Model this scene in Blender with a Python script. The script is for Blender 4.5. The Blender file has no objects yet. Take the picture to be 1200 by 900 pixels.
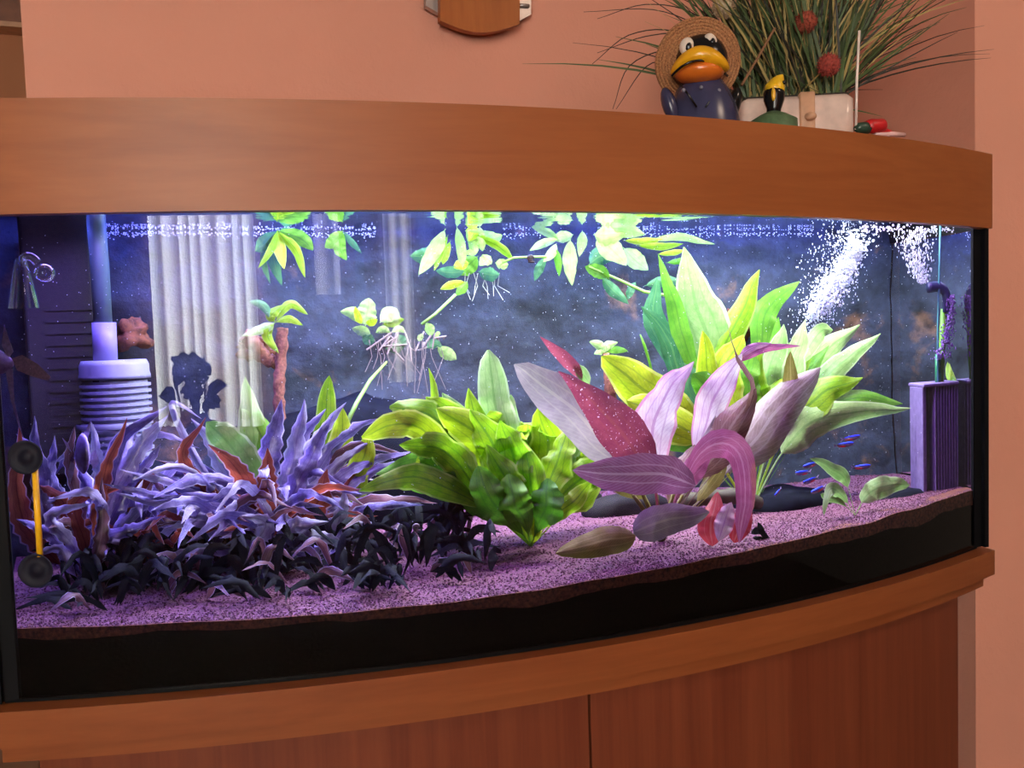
import bpy, math, random
from mathutils import Vector, Matrix, noise
random.seed(7)
scn = bpy.context.scene
COL = scn.collection
# ------------------------------------------------------------------ camera
CAM = Vector((0.1656, -0.9178, 0.3266)); YAW, PITCH, ROLL, F = 0.3624, -0.0613, -0.0337, 1034.1
_f = Vector((math.sin(YAW)*math.cos(PITCH), math.cos(YAW)*math.cos(PITCH), math.sin(PITCH)))
_r = Vector((math.cos(YAW), -math.sin(YAW), 0)); _u = _r.cross(_f)
RGT = _r*math.cos(ROLL)+_u*math.sin(ROLL); UP = -_r*math.sin(ROLL)+_u*math.cos(ROLL); FWD = _f
cd = bpy.data.cameras.new('camera'); cam = bpy.data.objects.new('camera', cd); COL.objects.link(cam)
cd.sensor_width = 36; cd.lens = F/1200*36; cd.clip_start = .01
M4 = Matrix.Identity(4)
for i in range(3):
    M4[i][0], M4[i][1], M4[i][2], M4[i][3] = RGT[i], UP[i], -FWD[i], CAM[i]
cam.matrix_world = M4; scn.camera = cam
# ------------------------------------------------------------------ world, lights, exposure
w = bpy.data.worlds.new('world'); scn.world = w; w.use_nodes = True
w.node_tree.nodes['Background'].inputs[0].default_value = (1, .72, .55, 1)
w.node_tree.nodes['Background'].inputs[1].default_value = .11
scn.view_settings.view_transform = 'Standard'; scn.view_settings.look = 'None'
scn.view_settings.exposure = 0.0; scn.view_settings.gamma = 1.0; scn.view_settings.use_curve_mapping = False
scn.cycles.caustics_refractive = False; scn.cycles.caustics_reflective = False
def area(name, loc, sx, sy, power, col, rot=(0, 0, 0)):
    l = bpy.data.lights.new(name, 'AREA'); l.shape = 'RECTANGLE'; l.size = sx; l.size_y = sy; l.energy = power; l.color = col
    o = bpy.data.objects.new(name, l); COL.objects.link(o); o.location = loc; o.rotation_euler = rot; return o
# the tubes and diode strips under the aquarium hood
area('white_tube_light', (.73, .12, .517), .82, .035, 11.5, (.86, .95, 1))
area('rear_white_tube_light', (.68, .24, .517), .95, .03, 6.0, (.70, .86, 1))
area('violet_strip_light', (.76, -.0, .517), .80, .03, 2.9, (.55, .18, 1))
area('blue_strip_light', (.58, .32, .517), 1.12, .02, 6.0, (.10, .13, 1))
area('left_blue_strip_light', (.20, .13, .517), .34, .04, 3.9, (.28, .19, 1))
# added unseen warm lamp overhead, set right so the return wall stays dim
area('added_warm_light', (1.75, -1.5, 1.75), .5, .5, 16, (1, .74, .55), (0, 0, 0))

# ------------------------------------------------------------------ helpers
L, SAG, ZW = 1.21, .0956, .461
ZT, ZH = .5439, .4433
def bow(X, ov=0.0):
    half = L/2+ov; R = (half*half+SAG*SAG)/(2*SAG)
    return -(math.sqrt(max(R*R-(X-L/2)**2, 0))-(R-SAG))-ov
RB = ((L/2)**2+SAG**2)/(2*SAG); CB = (L/2, RB-SAG)
def ray(px, py): return (FWD+RGT*((px-600)/F)+UP*((450-py)/F)).normalized()
def A(px, py, Y):
    d = ray(px, py); return CAM+d*((Y-CAM.y)/d.y)
def wray(px, py):
    d = ray(px, py); ox, oy = CAM.x-CB[0], CAM.y-CB[1]
    a = d.x*d.x+d.y*d.y; b = 2*(d.x*ox+d.y*oy); c = ox*ox+oy*oy-RB*RB
    t = (-b-math.sqrt(max(0, b*b-4*a*c)))/(2*a); q = CAM+d*t
    N = Vector(((q.x-CB[0])/RB, (q.y-CB[1])/RB, 0)); ci = -d.dot(N); e = 1/1.33
    k = 1-e*e*(1-ci*ci); return q, d*e+N*(e*ci-math.sqrt(k))
def W(px, py, Y):
    q, v = wray(px, py); return q+v*((Y-q.y)/v.y)
def lerp(x, xs, ys):
    if x <= xs[0]: return ys[0]
    for i in range(len(xs)-1):
        if x <= xs[i+1]:
            k = (x-xs[i])/(xs[i+1]-xs[i]); return ys[i]+(ys[i+1]-ys[i])*k
    return ys[-1]
def gz(X, Y):
    zf = lerp(X, (0, .1, .25, .47, .79, .95, 1.1, 1.21), (.064, .062, .057, .056, .067, .073, .079, .08))
    sl = lerp(X, (0, .5, .75, .95, 1.21), (.06, .13, .10, .01, -.02))
    dy = Y-bow(min(max(X, 0), L))
    return zf+sl*min(dy, .22)+.003*noise.noise(Vector((X*14, Y*14, 3)))
def ground(px, py):
    q, v = wray(px, py); p = q.copy()
    for i in range(500):
        if p.z <= gz(p.x, p.y): return p
        p = p+v*.001
    return p
def pxs(px, py, Y): return (W(px, py+4, Y)-W(px, py-4, Y)).length/8     # metres per pixel at that depth
def empty(name, loc, label, cat, group=None):
    o = bpy.data.objects.new(name, None); COL.objects.link(o); o.location = loc; o.empty_display_size = .02
    o['label'] = label; o['category'] = cat
    if group: o['group'] = group
    return o
def mesh(name, vs, fs, mat, parent=None, smooth=False, uvs=None):
    me = bpy.data.meshes.new(name); me.from_pydata([tuple(v) for v in vs], [], fs); me.update()
    if uvs:
        ul = me.uv_layers.new(name='UVMap')
        for lp in me.loops: ul.data[lp.index].uv = uvs[lp.vertex_index]
    if smooth: me.polygons.foreach_set('use_smooth', [True]*len(me.polygons))
    o = bpy.data.objects.new(name, me); COL.objects.link(o); me.materials.append(mat)
    if parent:
        o.parent = parent; o.matrix_parent_inverse = Matrix.Translation(-Vector(parent.location))
        if parent.parent: o.matrix_parent_inverse = Matrix.Identity(4)
    return o
def tag(o, label, cat=None, group=None, kind=None):
    o['label'] = label
    if cat: o['category'] = cat
    if group: o['group'] = group
    if kind: o['kind'] = kind
    return o
class MB:
    def __init__(s): s.v = []; s.f = []
    def add(s, v, f):
        b = len(s.v); s.v += [Vector(x) for x in v]; s.f += [tuple(i+b for i in q) for q in f]; return s
    def box(s, c, d, rot=None, bev=0):
        x, y, z = d[0]/2, d[1]/2, d[2]/2; c = Vector(c)
        if bev == 0:
            v = [Vector((i*x, j*y, k*z)) for k in (-1, 1) for j in (-1, 1) for i in (-1, 1)]
            f = [(0, 2, 3, 1), (4, 5, 7, 6), (0, 1, 5, 4), (2, 6, 7, 3), (0, 4, 6, 2), (1, 3, 7, 5)]
        else:
            o = []
            for cx, cy, a0 in ((x-bev, y-bev, 0), (-x+bev, y-bev, 90), (-x+bev, -y+bev, 180), (x-bev, -y+bev, 270)):
                for k in range(4): a = math.radians(a0+30*k); o.append((cx+bev*math.cos(a), cy+bev*math.sin(a), cx+.4*bev*math.cos(a), cy+.4*bev*math.sin(a)))
            n = len(o); v = []
            for zz, q in ((-z, 1), (-z+bev*.6, 0), (z-bev*.6, 0), (z, 1)):
                v += [Vector((p[2], p[3], zz)) if q else Vector((p[0], p[1], zz)) for p in o]
            f = [(r*n+i, r*n+(i+1) % n, (r+1)*n+(i+1) % n, (r+1)*n+i) for r in range(3) for i in range(n)]
            f += [tuple(range(n))[::-1], tuple(range(3*n, 4*n))]
        if rot: v = [rot @ p for p in v]
        return s.add([p+c for p in v], f)
    def prism(s, out, z0, z1):
        n = len(out); v = [(p[0], p[1], z0) for p in out]+[(p[0], p[1], z1) for p in out]
        return s.add(v, [(i, (i+1) % n, n+(i+1) % n, n+i) for i in range(n)]+[tuple(range(n))[::-1], tuple(range(n, 2*n))])
    def tube(s, pts, r, n=8, cap=True):
        pts = [Vector(p) for p in pts]; m = len(pts); rr = r if isinstance(r, (list, tuple)) else [r]*m
        ref = Vector((.31, .2, .93)).normalized(); v = []; prev = None
        for i, p in enumerate(pts):
            t = (pts[min(i+1, m-1)]-pts[max(i-1, 0)]).normalized()
            if prev is None:
                a = t.cross(ref); a = a if a.length > .05 else t.cross(Vector((1, 0, 0)))
            else: a = prev-t*prev.dot(t)
            a.normalize(); b = t.cross(a); prev = a
            v += [p+(a*math.cos(2*math.pi*k/n)+b*math.sin(2*math.pi*k/n))*rr[i] for k in range(n)]
        f = [(i*n+k, i*n+(k+1) % n, (i+1)*n+(k+1) % n, (i+1)*n+k) for i in range(m-1) for k in range(n)]
        if cap: f += [tuple(range(n))[::-1], tuple(range((m-1)*n, m*n))]
        return s.add(v, f)
    def lathe(s, prof, c, axis=(0, 0, 1), n=16):
        ax = Vector(axis).normalized(); q = Vector((0, 0, 1)).rotation_difference(ax).to_matrix(); c = Vector(c); m = len(prof)
        v = [c+q @ Vector((r*math.cos(2*math.pi*k/n), r*math.sin(2*math.pi*k/n), z)) for r, z in prof for k in range(n)]
        f = [(i*n+k, i*n+(k+1) % n, (i+1)*n+(k+1) % n, (i+1)*n+k) for i in range(m-1) for k in range(n)]
        return s.add(v, f)
    def ball(s, c, r, rot=None, n=14, m=9, fn=None):
        c = Vector(c); r = (r, r, r) if isinstance(r, (int, float)) else r; v = []
        for i in range(m+1):
            th = math.pi*i/m
            for k in range(n):
                ph = 2*math.pi*k/n; d = Vector((math.sin(th)*math.cos(ph), math.sin(th)*math.sin(ph), math.cos(th)))
                g = fn(d) if fn else 1
                p = Vector((d.x*r[0], d.y*r[1], d.z*r[2]))*g
                v.append(c+(rot @ p if rot else p))
        return s.add(v, [(i*n+k, (i+1)*n+k, (i+1)*n+(k+1) % n, i*n+(k+1) % n) for i in range(m) for k in range(n)])
    def build(s, name, mat, parent=None, smooth=False): return mesh(name, s.v, s.f, mat, parent, smooth)
# ------------------------------------------------------------------ materials
def srgb(r, g, b):
    f = lambda c: (c/255/12.92) if c <= 10 else ((c/255+.055)/1.055)**2.4
    return (f(r), f(g), f(b), 1)
class Mat:
    def __init__(s, name):
        s.m = bpy.data.materials.new(name); s.m.use_nodes = True; s.t = s.m.node_tree; s.n = s.t.nodes; s.p = s.n['Principled BSDF']; s.out = s.n['Material Output']
    def node(s, k, **kw):
        x = s.n.new(k)
        for a, b in kw.items(): setattr(x, a, b)
        return x
    def link(s, a, b): s.t.links.new(a, b)
    def coord(s, scale=(1, 1, 1), which='Object'):
        c = s.node('ShaderNodeTexCoord'); mp = s.node('ShaderNodeMapping'); mp.inputs['Scale'].default_value = scale
        s.link(c.outputs[which], mp.inputs[0]); return mp.outputs[0]
    def noise(s, vec, scale, detail=4, rough=.55, dist=0):
        x = s.node('ShaderNodeTexNoise'); x.inputs['Scale'].default_value = scale; x.inputs['Detail'].default_value = detail
        x.inputs['Roughness'].default_value = rough; x.inputs['Distortion'].default_value = dist; s.link(vec, x.inputs['Vector']); return x.outputs['Fac']
    def ramp(s, fac, stops):
        x = s.node('ShaderNodeValToRGB'); e = x.color_ramp.elements
        while len(e) < len(stops): e.new(.5)
        for i, (p, c) in enumerate(stops): e[i].position = p; e[i].color = c if len(c) == 4 else (*c, 1)
        s.link(fac, x.inputs[0]); return x.outputs[0]
    def mix(s, fac, a, b, mode='MIX'):
        x = s.node('ShaderNodeMix', data_type='RGBA', blend_type=mode)
        for sock, v in ((x.inputs[0], fac), (x.inputs[6], a), (x.inputs[7], b)):
            if isinstance(v, bpy.types.NodeSocket): s.link(v, sock)
            elif isinstance(v, (tuple, list)): sock.default_value = tuple(v)+(1,)*(4-len(v))
            else: sock.default_value = v
        return x.outputs[2]
    def math(s, op, a, b=0):
        x = s.node('ShaderNodeMath', operation=op)
        for i, v in enumerate((a, b)):
            if isinstance(v, bpy.types.NodeSocket): s.link(v, x.inputs[i])
            else: x.inputs[i].default_value = v
        return x.outputs[0]
    def bump(s, h, strength=.3, dist=.002):
        x = s.node('ShaderNodeBump'); x.inputs['Strength'].default_value = strength; x.inputs['Distance'].default_value = dist
        s.link(h, x.inputs['Height']); s.link(x.outputs[0], s.p.inputs['Normal']); return x.outputs[0]
    def base(s, c):
        if isinstance(c, bpy.types.NodeSocket): s.link(c, s.p.inputs['Base Color'])
        else: s.p.inputs['Base Color'].default_value = c
        return s
    def set(s, **kw):
        for k, v in kw.items(): s.p.inputs[k].default_value = v
        return s
def plain(name, c, rough=.5, metal=0, var=.15, scale=40, bump=0, spec=.5):
    m = Mat(name); v = m.coord(); n = m.noise(v, scale)
    d = tuple(x*(1-var) for x in c[:3])+(1,); e = tuple(min(1, x*(1+var)) for x in c[:3])+(1,)
    m.base(m.ramp(n, [(.3, d), (.7, e)])); m.set(Roughness=rough, Metallic=metal); m.p.inputs['Specular IOR Level'].default_value = spec
    if bump: m.bump(n, bump, .001)
    return m.m
def wood(name, a, b, scale, rough=.42):
    m = Mat(name); v = m.coord(scale); n = m.noise(v, 1.0, 6, .6, .6); n2 = m.noise(v, 6, 3)
    k = m.math('ADD', m.math('MULTIPLY', n, .75), m.math('MULTIPLY', n2, .25))
    m.base(m.ramp(k, [(.32, a), (.68, b)])); m.set(Roughness=rough); m.p.inputs['Specular IOR Level'].default_value = .35
    m.bump(n2, .05, .0005); return m.m
beech_h = wood('beech_veneer_horizontal', srgb(136, 72, 34), srgb(158, 90, 46), (2.2, 9, 26))
beech_t = wood('beech_trim_shaded', srgb(122, 62, 30), srgb(144, 80, 42), (2.2, 9, 26))  # hood veneer darkened to stand for the weaker light below
beech_v = wood('beech_veneer_vertical', srgb(98, 44, 27), srgb(122, 62, 38), (34, 34, 1.3))  # redder wood, also darkened for the weaker light low down
def wallmat(name, c, bump=.35):
    m = Mat(name); v = m.coord(); n = m.noise(v, 46, 5, .6); n2 = m.noise(v, 3, 2)
    m.base(m.ramp(n2, [(.3, tuple(x*.93 for x in c[:3])), (.7, c)])); m.set(Roughness=.85); m.p.inputs['Specular IOR Level'].default_value = .2
    m.bump(n, bump, .006); return m.m
apricot = wallmat('apricot_plaster', srgb(214, 150, 128))
brownwall = wallmat('brown_passage_plaster', srgb(176, 118, 84), .1)
# front glass: glass in front of water bends light like water
m = Mat('front_glass'); m.set(Roughness=0.0, IOR=1.333); m.p.inputs['Transmission Weight'].default_value = 1; m.base((1, 1, 1, 1)); front_glass = m.m
def mirrorglass(name, lo, hi, wave=0, rough=0.0, tint=(1, 1, 1, 1), full=1.0):
    m = Mat(name); lw = m.node('ShaderNodeLayerWeight'); lw.inputs['Blend'].default_value = .5
    r = m.ramp(lw.outputs['Facing'], [(lo, (.03, .03, .03, 1)), (hi, (full, full, full, 1))])
    t = m.node('ShaderNodeBsdfTransparent'); t.inputs[0].default_value = tint
    g = m.node('ShaderNodeBsdfGlossy'); g.inputs['Roughness'].default_value = rough; g.inputs[0].default_value = (.95, .97, 1, 1)
    mx = m.node('ShaderNodeMixShader'); m.link(r, mx.inputs[0]); m.link(t.outputs[0], mx.inputs[1]); m.link(g.outputs[0], mx.inputs[2])
    m.link(mx.outputs[0], m.out.inputs[0])
    if wave:
        v = m.coord((1, 1, 1)); n = m.noise(v, 38, 2, .5, .4); b = m.node('ShaderNodeBump'); b.inputs['Strength'].default_value = wave; b.inputs['Distance'].default_value = .004
        m.link(n, b.inputs['Height']); m.link(b.outputs[0], g.inputs['Normal'])
    return m.m
water_mat = mirrorglass('water_surface', .50, .66, .10)
side_mat = mirrorglass('side_glass', .25, .5, full=.9)
bulb_mat = mirrorglass('clear_blown_glass', .05, .95, tint=(.82, .86, 1, 1))
black = plain('black_silicone', (.004, .004, .005, 1), .6, spec=.1)
blackrub = plain('black_rubber', (.008, .007, .016, 1), .6, spec=.2)
yellow = plain('yellow_plastic', srgb(236, 176, 20), .4)
def leafmat(name, c1, c2, vein, vk=.35, trans=.4, rough=.38, mott=9, spots=None, gloss=.5, rim=None):
    m = Mat(name); uv = m.node('ShaderNodeTexCoord'); sp = m.node('ShaderNodeSeparateXYZ'); m.link(uv.outputs['UV'], sp.inputs[0])
    ob = m.coord(); oi = m.node('ShaderNodeObjectInfo')
    n = m.noise(ob, mott*10, 4, .6)
    n = m.math('ADD', m.math('MULTIPLY', n, .8), m.math('MULTIPLY', oi.outputs['Random'], .3))
    col = m.ramp(n, [(.35, c1), (.8, c2)])
    a = m.math('ABSOLUTE', m.math('SUBTRACT', sp.outputs[1], .5))
    mid = m.math('LESS_THAN', a, .035)
    sec = m.math('LESS_THAN', m.math('ABSOLUTE', m.math('SUBTRACT', a, .22)), .018)
    # fine cross veins running up from the midrib
    cr = m.math('SINE', m.math('MULTIPLY', m.math('SUBTRACT', sp.outputs[0], m.math('MULTIPLY', a, .5)), 150))
    cr = m.math('MULTIPLY', m.math('GREATER_THAN', cr, .75), .35)
    k = m.math('MULTIPLY', m.math('MAXIMUM', m.math('MAXIMUM', mid, m.math('MULTIPLY', sec, .7)), cr), vk)
    col = m.mix(k, col, vein)
    if rim: col = m.mix(m.math('MULTIPLY', m.math('GREATER_THAN', a, .43), .7), col, rim)  # pale margin, painting the blade's bright edge highlight into the colour
    if spots:
        s = m.noise(ob, 420, 1); s = m.math('GREATER_THAN', s, .70); col = m.mix(m.math('MULTIPLY', s, .8), col, spots)
    m.base(col); m.set(Roughness=rough); m.p.inputs['Specular IOR Level'].default_value = gloss
    m.bump(m.math('ADD', m.math('MULTIPLY', cr, -1), m.noise(ob, 180, 3)), .45, .0012)
    tr = m.node('ShaderNodeBsdfTranslucent'); m.link(col, tr.inputs[0])
    mx = m.node('ShaderNodeMixShader'); mx.inputs[0].default_value = trans
    m.link(m.p.outputs[0], mx.inputs[1]); m.link(tr.outputs[0], mx.inputs[2]); m.link(mx.outputs[0], m.out.inputs[0]); return m.m
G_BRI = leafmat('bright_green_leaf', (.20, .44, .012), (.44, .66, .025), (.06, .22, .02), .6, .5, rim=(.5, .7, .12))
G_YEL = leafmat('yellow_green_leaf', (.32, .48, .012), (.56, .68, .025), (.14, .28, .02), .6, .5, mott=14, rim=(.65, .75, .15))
G_MID = leafmat('mid_green_leaf', (.09, .32, .02), (.22, .50, .04), (.05, .18, .03), .5, .45)
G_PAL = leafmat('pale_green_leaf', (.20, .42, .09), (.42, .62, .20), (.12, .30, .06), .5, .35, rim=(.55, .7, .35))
G_DRK = leafmat('deep_green_leaf', (.04, .18, .07), (.10, .30, .12), (.2, .4, .12), .4)
P_VIO = leafmat('violet_lit_crypt_leaf', (.11, .09, .25), (.32, .27, .54), (.10, .06, .2), .5, .15, .26, mott=16, rim=(.62, .55, .8))  # both violet crypt materials carry the blue lamps' tint in their colour
P_PAL = leafmat('pale_violet_lit_crypt_leaf', (.32, .28, .44), (.62, .57, .74), (.2, .14, .3), .5, .2, .26, mott=16, rim=(.7, .66, .85))
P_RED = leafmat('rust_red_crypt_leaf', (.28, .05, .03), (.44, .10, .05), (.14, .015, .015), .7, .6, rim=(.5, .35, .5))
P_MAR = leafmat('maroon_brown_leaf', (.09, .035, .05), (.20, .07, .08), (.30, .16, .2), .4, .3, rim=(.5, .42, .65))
P_DRK = leafmat('dark_shaded_leaf', (.006, .007, .009), (.022, .025, .027), (.03, .03, .05), .3, .15, .7, gloss=.1)  # near-black: shade under the canopy put into the colour, also withered scraps
F_PAL = leafmat('overlit_pale_leaf', (.28, .50, .10), (.52, .70, .26), (.2, .42, .08), .4, .4)  # paler copy of the green, painting in overexposure from the lamps
R_MAU = leafmat('mauve_grey_leaf', (.32, .26, .27), (.50, .42, .41), (.62, .56, .44), .6, .25)
R_OLG = leafmat('olive_mauve_leaf', (.20, .15, .10), (.38, .30, .27), (.55, .48, .4), .6, .3)
R_MAR = leafmat('maroon_sword_leaf', (.19, .03, .06), (.32, .07, .10), (.25, .06, .05), .4, .4, spots=(.8, .6, .75, 1))
R_PUR = leafmat('purple_sword_leaf', (.30, .09, .20), (.46, .18, .32), (.75, .5, .62), .7, .3)
R_PNK = leafmat('pink_sword_leaf', (.36, .06, .17), (.52, .13, .28), (.7, .35, .5), .5, .35)
R_WHI = leafmat('whitish_pink_leaf', (.60, .34, .44), (.92, .80, .82), (.45, .15, .4), .6, .3, mott=5, rim=(.7, .2, .35))
R_BRN = leafmat('brown_sword_leaf', (.17, .07, .06), (.30, .15, .12), (.5, .36, .3), .5, .35)
R_OLI = leafmat('olive_sword_leaf', (.20, .17, .03), (.34, .28, .06), (.55, .48, .15), .6, .3)
R_RED = leafmat('red_young_leaf', (.46, .02, .04), (.62, .07, .09), (.7, .3, .3), .4, .4)
# ------------------------------------------------------------------ leaf builder
def catmull(P, n):
    P = [P[0]+(P[0]-P[1])]+P+[P[-1]+(P[-1]-P[-2])]; out = []; m = len(P)-3
    for i in range(n+1):
        t = i/n*m; k = min(int(t), m-1); t -= k; a, b, c, d = P[k:k+4]
        out.append(.5*((2*b)+(c-a)*t+(2*a-5*b+4*c-d)*t*t+(3*b-a-3*c+d)*t**3))
    return out
def leaf(plant, P, width, mat, prof='sword', pet=.25, tilt=0, ruffle=.12, fold=.12, nu=20, serr=0, twist=0, name='leaf', petw=.05):
    P = catmull([Vector(p) for p in P], nu); vs, uvs = [], []; ph = random.uniform(0, 6.28); ks = random.uniform(2.6, 4.6)
    acr = (-1, -.7, -.35, 0, .35, .7, 1); cup = random.uniform(.4, 1.6)
    for i in range(nu+1):
        P[i] = P[i]+Vector((noise.noise(P[i]*28+Vector((ph, 0, 0))), noise.noise(P[i]*28+Vector((0, 0, ph))), noise.noise(P[i]*28+Vector((0, ph, 0)))))*.004*i/nu
    for i in range(nu+1):
        t = i/nu; T = (P[min(i+1, nu)]-P[max(i-1, 0)]).normalized(); V = (P[i]-CAM).normalized()
        S = T.cross(V); S = S.normalized() if S.length > .08 else T.cross(Vector((0, 0, 1))).normalized()
        S = Matrix.Rotation(math.radians(tilt+twist*t), 3, T) @ S; N = S.cross(T)
        if t < pet: wd = petw; blade = 0
        else:
            s = (t-pet)/(1-pet); blade = min(1, s*4)
            if prof == 'sword': wd = math.sin(math.pi*s**.85)**.8
            elif prof == 'strap': wd = min(1, .25+s*4)*(1-s**3.2)
            elif prof == 'round': wd = math.sin(math.pi*min(s, .999)**.75)**.6
            elif prof == 'broad': wd = min(1, (s*2.6)**.9)*(1-max(0, s-.55)**2/.2025)**.55 if s < 1 else .08
            else: wd = math.sin(math.pi*s**.62)**.9
            wd *= 1+.12*noise.noise(Vector((t*7, ph*3, 0)))
            if serr: wd *= 1+serr*(1 if i % 2 else -1)*min(1, (1-s)*4)
            wd = max(wd, petw if s < .2 else .02)
        for a in acr:
            rf = ruffle*abs(a)**1.6*(math.sin(ks*6.28*t+ph+(1.9 if a > 0 else 0))+.5*math.sin(ks*15*t+2*ph+(.7 if a > 0 else 0)))*blade
            rf += .07*noise.noise(Vector((t*6+ph, a*1.6, ph)))*blade
            vs.append(P[i]+S*(a*wd*width/2)+N*((a*a*fold*cup*wd+rf*wd)*width))
            uvs.append((t, .5+a/2))
    n = len(acr); fs = [(i*n+k, i*n+k+1, (i+1)*n+k+1, (i+1)*n+k) for i in range(nu) for k in range(n-1)]
    return mesh(name, vs, fs, mat, plant, True, uvs)
def plant_leaves(plant, base, rows):
    # rows: (points [(px,py,dy)], apparent width px, material, options)
    for pts, wpx, mat, op in rows:
        Pw = []
        for q in pts:
            Pw.append(base.copy() if q == 0 else W(q[0], q[1], base.y+(q[2] if len(q) > 2 else 0)))
        q = pts[-1]; width = wpx*pxs(q[0], q[1], base.y)
        o = dict(tilt=random.uniform(-18, 18)); o.update(op); leaf(plant, Pw, width, mat, **o)
# ------------------------------------------------------------------ the setting
def panel(name, a, b, z0, z1, mat, th=.08, kind='structure'):
    a, b = Vector((a[0], a[1], 0)), Vector((b[0], b[1], 0)); d = (b-a).normalized(); n = Vector((-d.y, d.x, 0))*th
    o = MB().prism([a, b, b+n, a+n], z0, z1).build(name, mat); o['kind'] = kind; return o
FZ = -.74; CZ = 1.85; YB = .45
XL = A(31, 113, YB).x
panel('wall_back', (XL, YB), (1.30, YB), FZ, CZ, apricot, .12)
panel('wall_return', (1.30, YB), (1.30, .085), FZ, CZ, apricot, .12)
panel('wall_right', (1.421, .085), (3.2, .085), FZ, CZ, apricot, .12)
fw = panel('wall_passage', (-3.2, 2.1), (1.2, 2.1), FZ, CZ, brownwall)
pp = A(12, 28, 2.02)
o = MB().box((-1.2, 2.06, pp.z), (3.6, .08, .014)).build('trim_1', plain('pale_rail', srgb(190, 140, 105), .5)); o['kind'] = 'structure'
o = MB().box((-1.2, 2.07, pp.z+.41), (3.6, .06, .80)).build('trim_2', plain('dark_brown_boarding', srgb(120, 70, 44), .5)); o['kind'] = 'structure'
# floor of separate tiles
fm = Mat('grout_floor'); fm.base(srgb(90, 74, 62)).set(Roughness=.9)
fl = MB().box((0, -.5, FZ-.03), (6.4, 5.6, .05)).build('floor', fm.m); fl['kind'] = 'structure'
tm = plain('beige_floor_tile', srgb(150, 122, 104), .35, 0, .1, 6)
tile_me = None
for i in range(9):
    for j in range(8):
        x, y = -2.7+.42*i+.18, -1.2+.42*j
        if tile_me is None:
            t = MB().box((0, 0, 0), (.414, .414, .012), bev=.006).build('tile', tm); tile_me = t.data
        else:
            t = bpy.data.objects.new('tile', tile_me); COL.objects.link(t)
        t.location = (x, y, FZ); t.parent = fl
# window wall behind the viewer: its curtains are mirrored in the bowed glass
panel('wall_window', (3.2, -3.1), (-3.2, -3.1), FZ, CZ, apricot, .1)
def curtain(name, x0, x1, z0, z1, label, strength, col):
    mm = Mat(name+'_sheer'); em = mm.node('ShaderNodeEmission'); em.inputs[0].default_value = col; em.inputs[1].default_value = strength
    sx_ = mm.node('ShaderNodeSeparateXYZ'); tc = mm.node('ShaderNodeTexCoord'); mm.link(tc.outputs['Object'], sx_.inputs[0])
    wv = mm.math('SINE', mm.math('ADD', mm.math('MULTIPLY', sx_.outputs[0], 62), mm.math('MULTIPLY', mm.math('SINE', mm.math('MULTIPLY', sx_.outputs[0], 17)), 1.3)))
    mm.link(mm.ramp(mm.math('ADD', mm.math('MULTIPLY', wv, .5), .5), [(0, tuple(c*.2 for c in col[:3])), (.55, tuple(c*.6 for c in col[:3])), (1, col)]), em.inputs[0])  # daylight given as glow, pleat shading painted into its colour
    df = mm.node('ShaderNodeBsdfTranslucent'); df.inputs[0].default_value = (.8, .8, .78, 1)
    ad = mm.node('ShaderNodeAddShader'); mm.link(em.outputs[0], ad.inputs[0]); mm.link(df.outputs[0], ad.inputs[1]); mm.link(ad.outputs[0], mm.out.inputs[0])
    n = int((x1-x0)/.008); vs = []
    for i in range(n+1):
        x = x0+(x1-x0)*i/n; y = -3.0+.03*math.sin(x*62+1.3*math.sin(x*17))
        vs += [(x, y, z0), (x, y, z1)]
    o = mesh(name, vs, [(2*i, 2*i+2, 2*i+3, 2*i+1) for i in range(n)], mm.m, None, True)
    tag(o, label, 'curtain'); return o
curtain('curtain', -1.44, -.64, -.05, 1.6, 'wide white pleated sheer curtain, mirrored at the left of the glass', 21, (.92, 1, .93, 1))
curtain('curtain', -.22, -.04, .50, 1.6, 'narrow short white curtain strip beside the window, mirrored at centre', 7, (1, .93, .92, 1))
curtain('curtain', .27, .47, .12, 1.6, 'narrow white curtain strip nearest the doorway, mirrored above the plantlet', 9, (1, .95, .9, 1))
win = MB()
for (x0, x1, z0, z1) in ((-.50, -.44, .1, 1.55), (.06, .12, .1, 1.55)): win.box(((x0+x1)/2, -3.08, (z0+z1)/2), (x1-x0, .05, z1-z0))
win.box((-.19, -3.08, .12), (.62, .05, .06)).box((-.19, -3.08, 1.55), (.62, .05, .06)); wo = win.build('window_1', plain('white_window_frame', (.7, .68, .62, 1), .4)); wo['kind'] = 'structure'
# ------------------------------------------------------------------ aquarium tank
def bowline(ov, n=48, x0=None, x1=None):
    x0 = -ov if x0 is None else x0; x1 = L+ov if x1 is None else x1
    return [(x0+(x1-x0)*i/n, bow(x0+(x1-x0)*i/n, ov)) for i in range(n+1)]
YT = .375
tank = empty('aquarium', (L/2, .2, 0), 'bow front glass aquarium with black corner seals between hood and cabinet', 'aquarium')
b = bowline(0, 64); n = len(b)
vs = [(x, y, z) for z in (0, ZH+.0) for x, y in b]
mesh('front_glass', vs, [(i, i+1, n+i+1, n+i) for i in range(n-1)], front_glass, tank, True)
for x in (0, L): mesh('side_glass', [(x, 0, 0), (x, YT, 0), (x, YT, ZH), (x, 0, ZH)], [(0, 1, 2, 3)], side_mat, tank)
for x, s in ((0, 1), (L, -1)):   # black silicone along the front corners
    MB().box((x+s*.0075, .002, .2215), (.015, .012, .443)).build('corner_seal', black, tank)
    MB().box((x-s*.004, .16, .2215), (.007, .34, .443)).build('side_film', black, tank)
MB().box((L/2, YT+.012, .2215), (L, .01, .443)).build('back_glass', black, tank)
MB().prism([(x, y+.003) for x, y in b]+[(L, YT), (0, YT)], -.004, .001).build('base_plate', black, tank)
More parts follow.
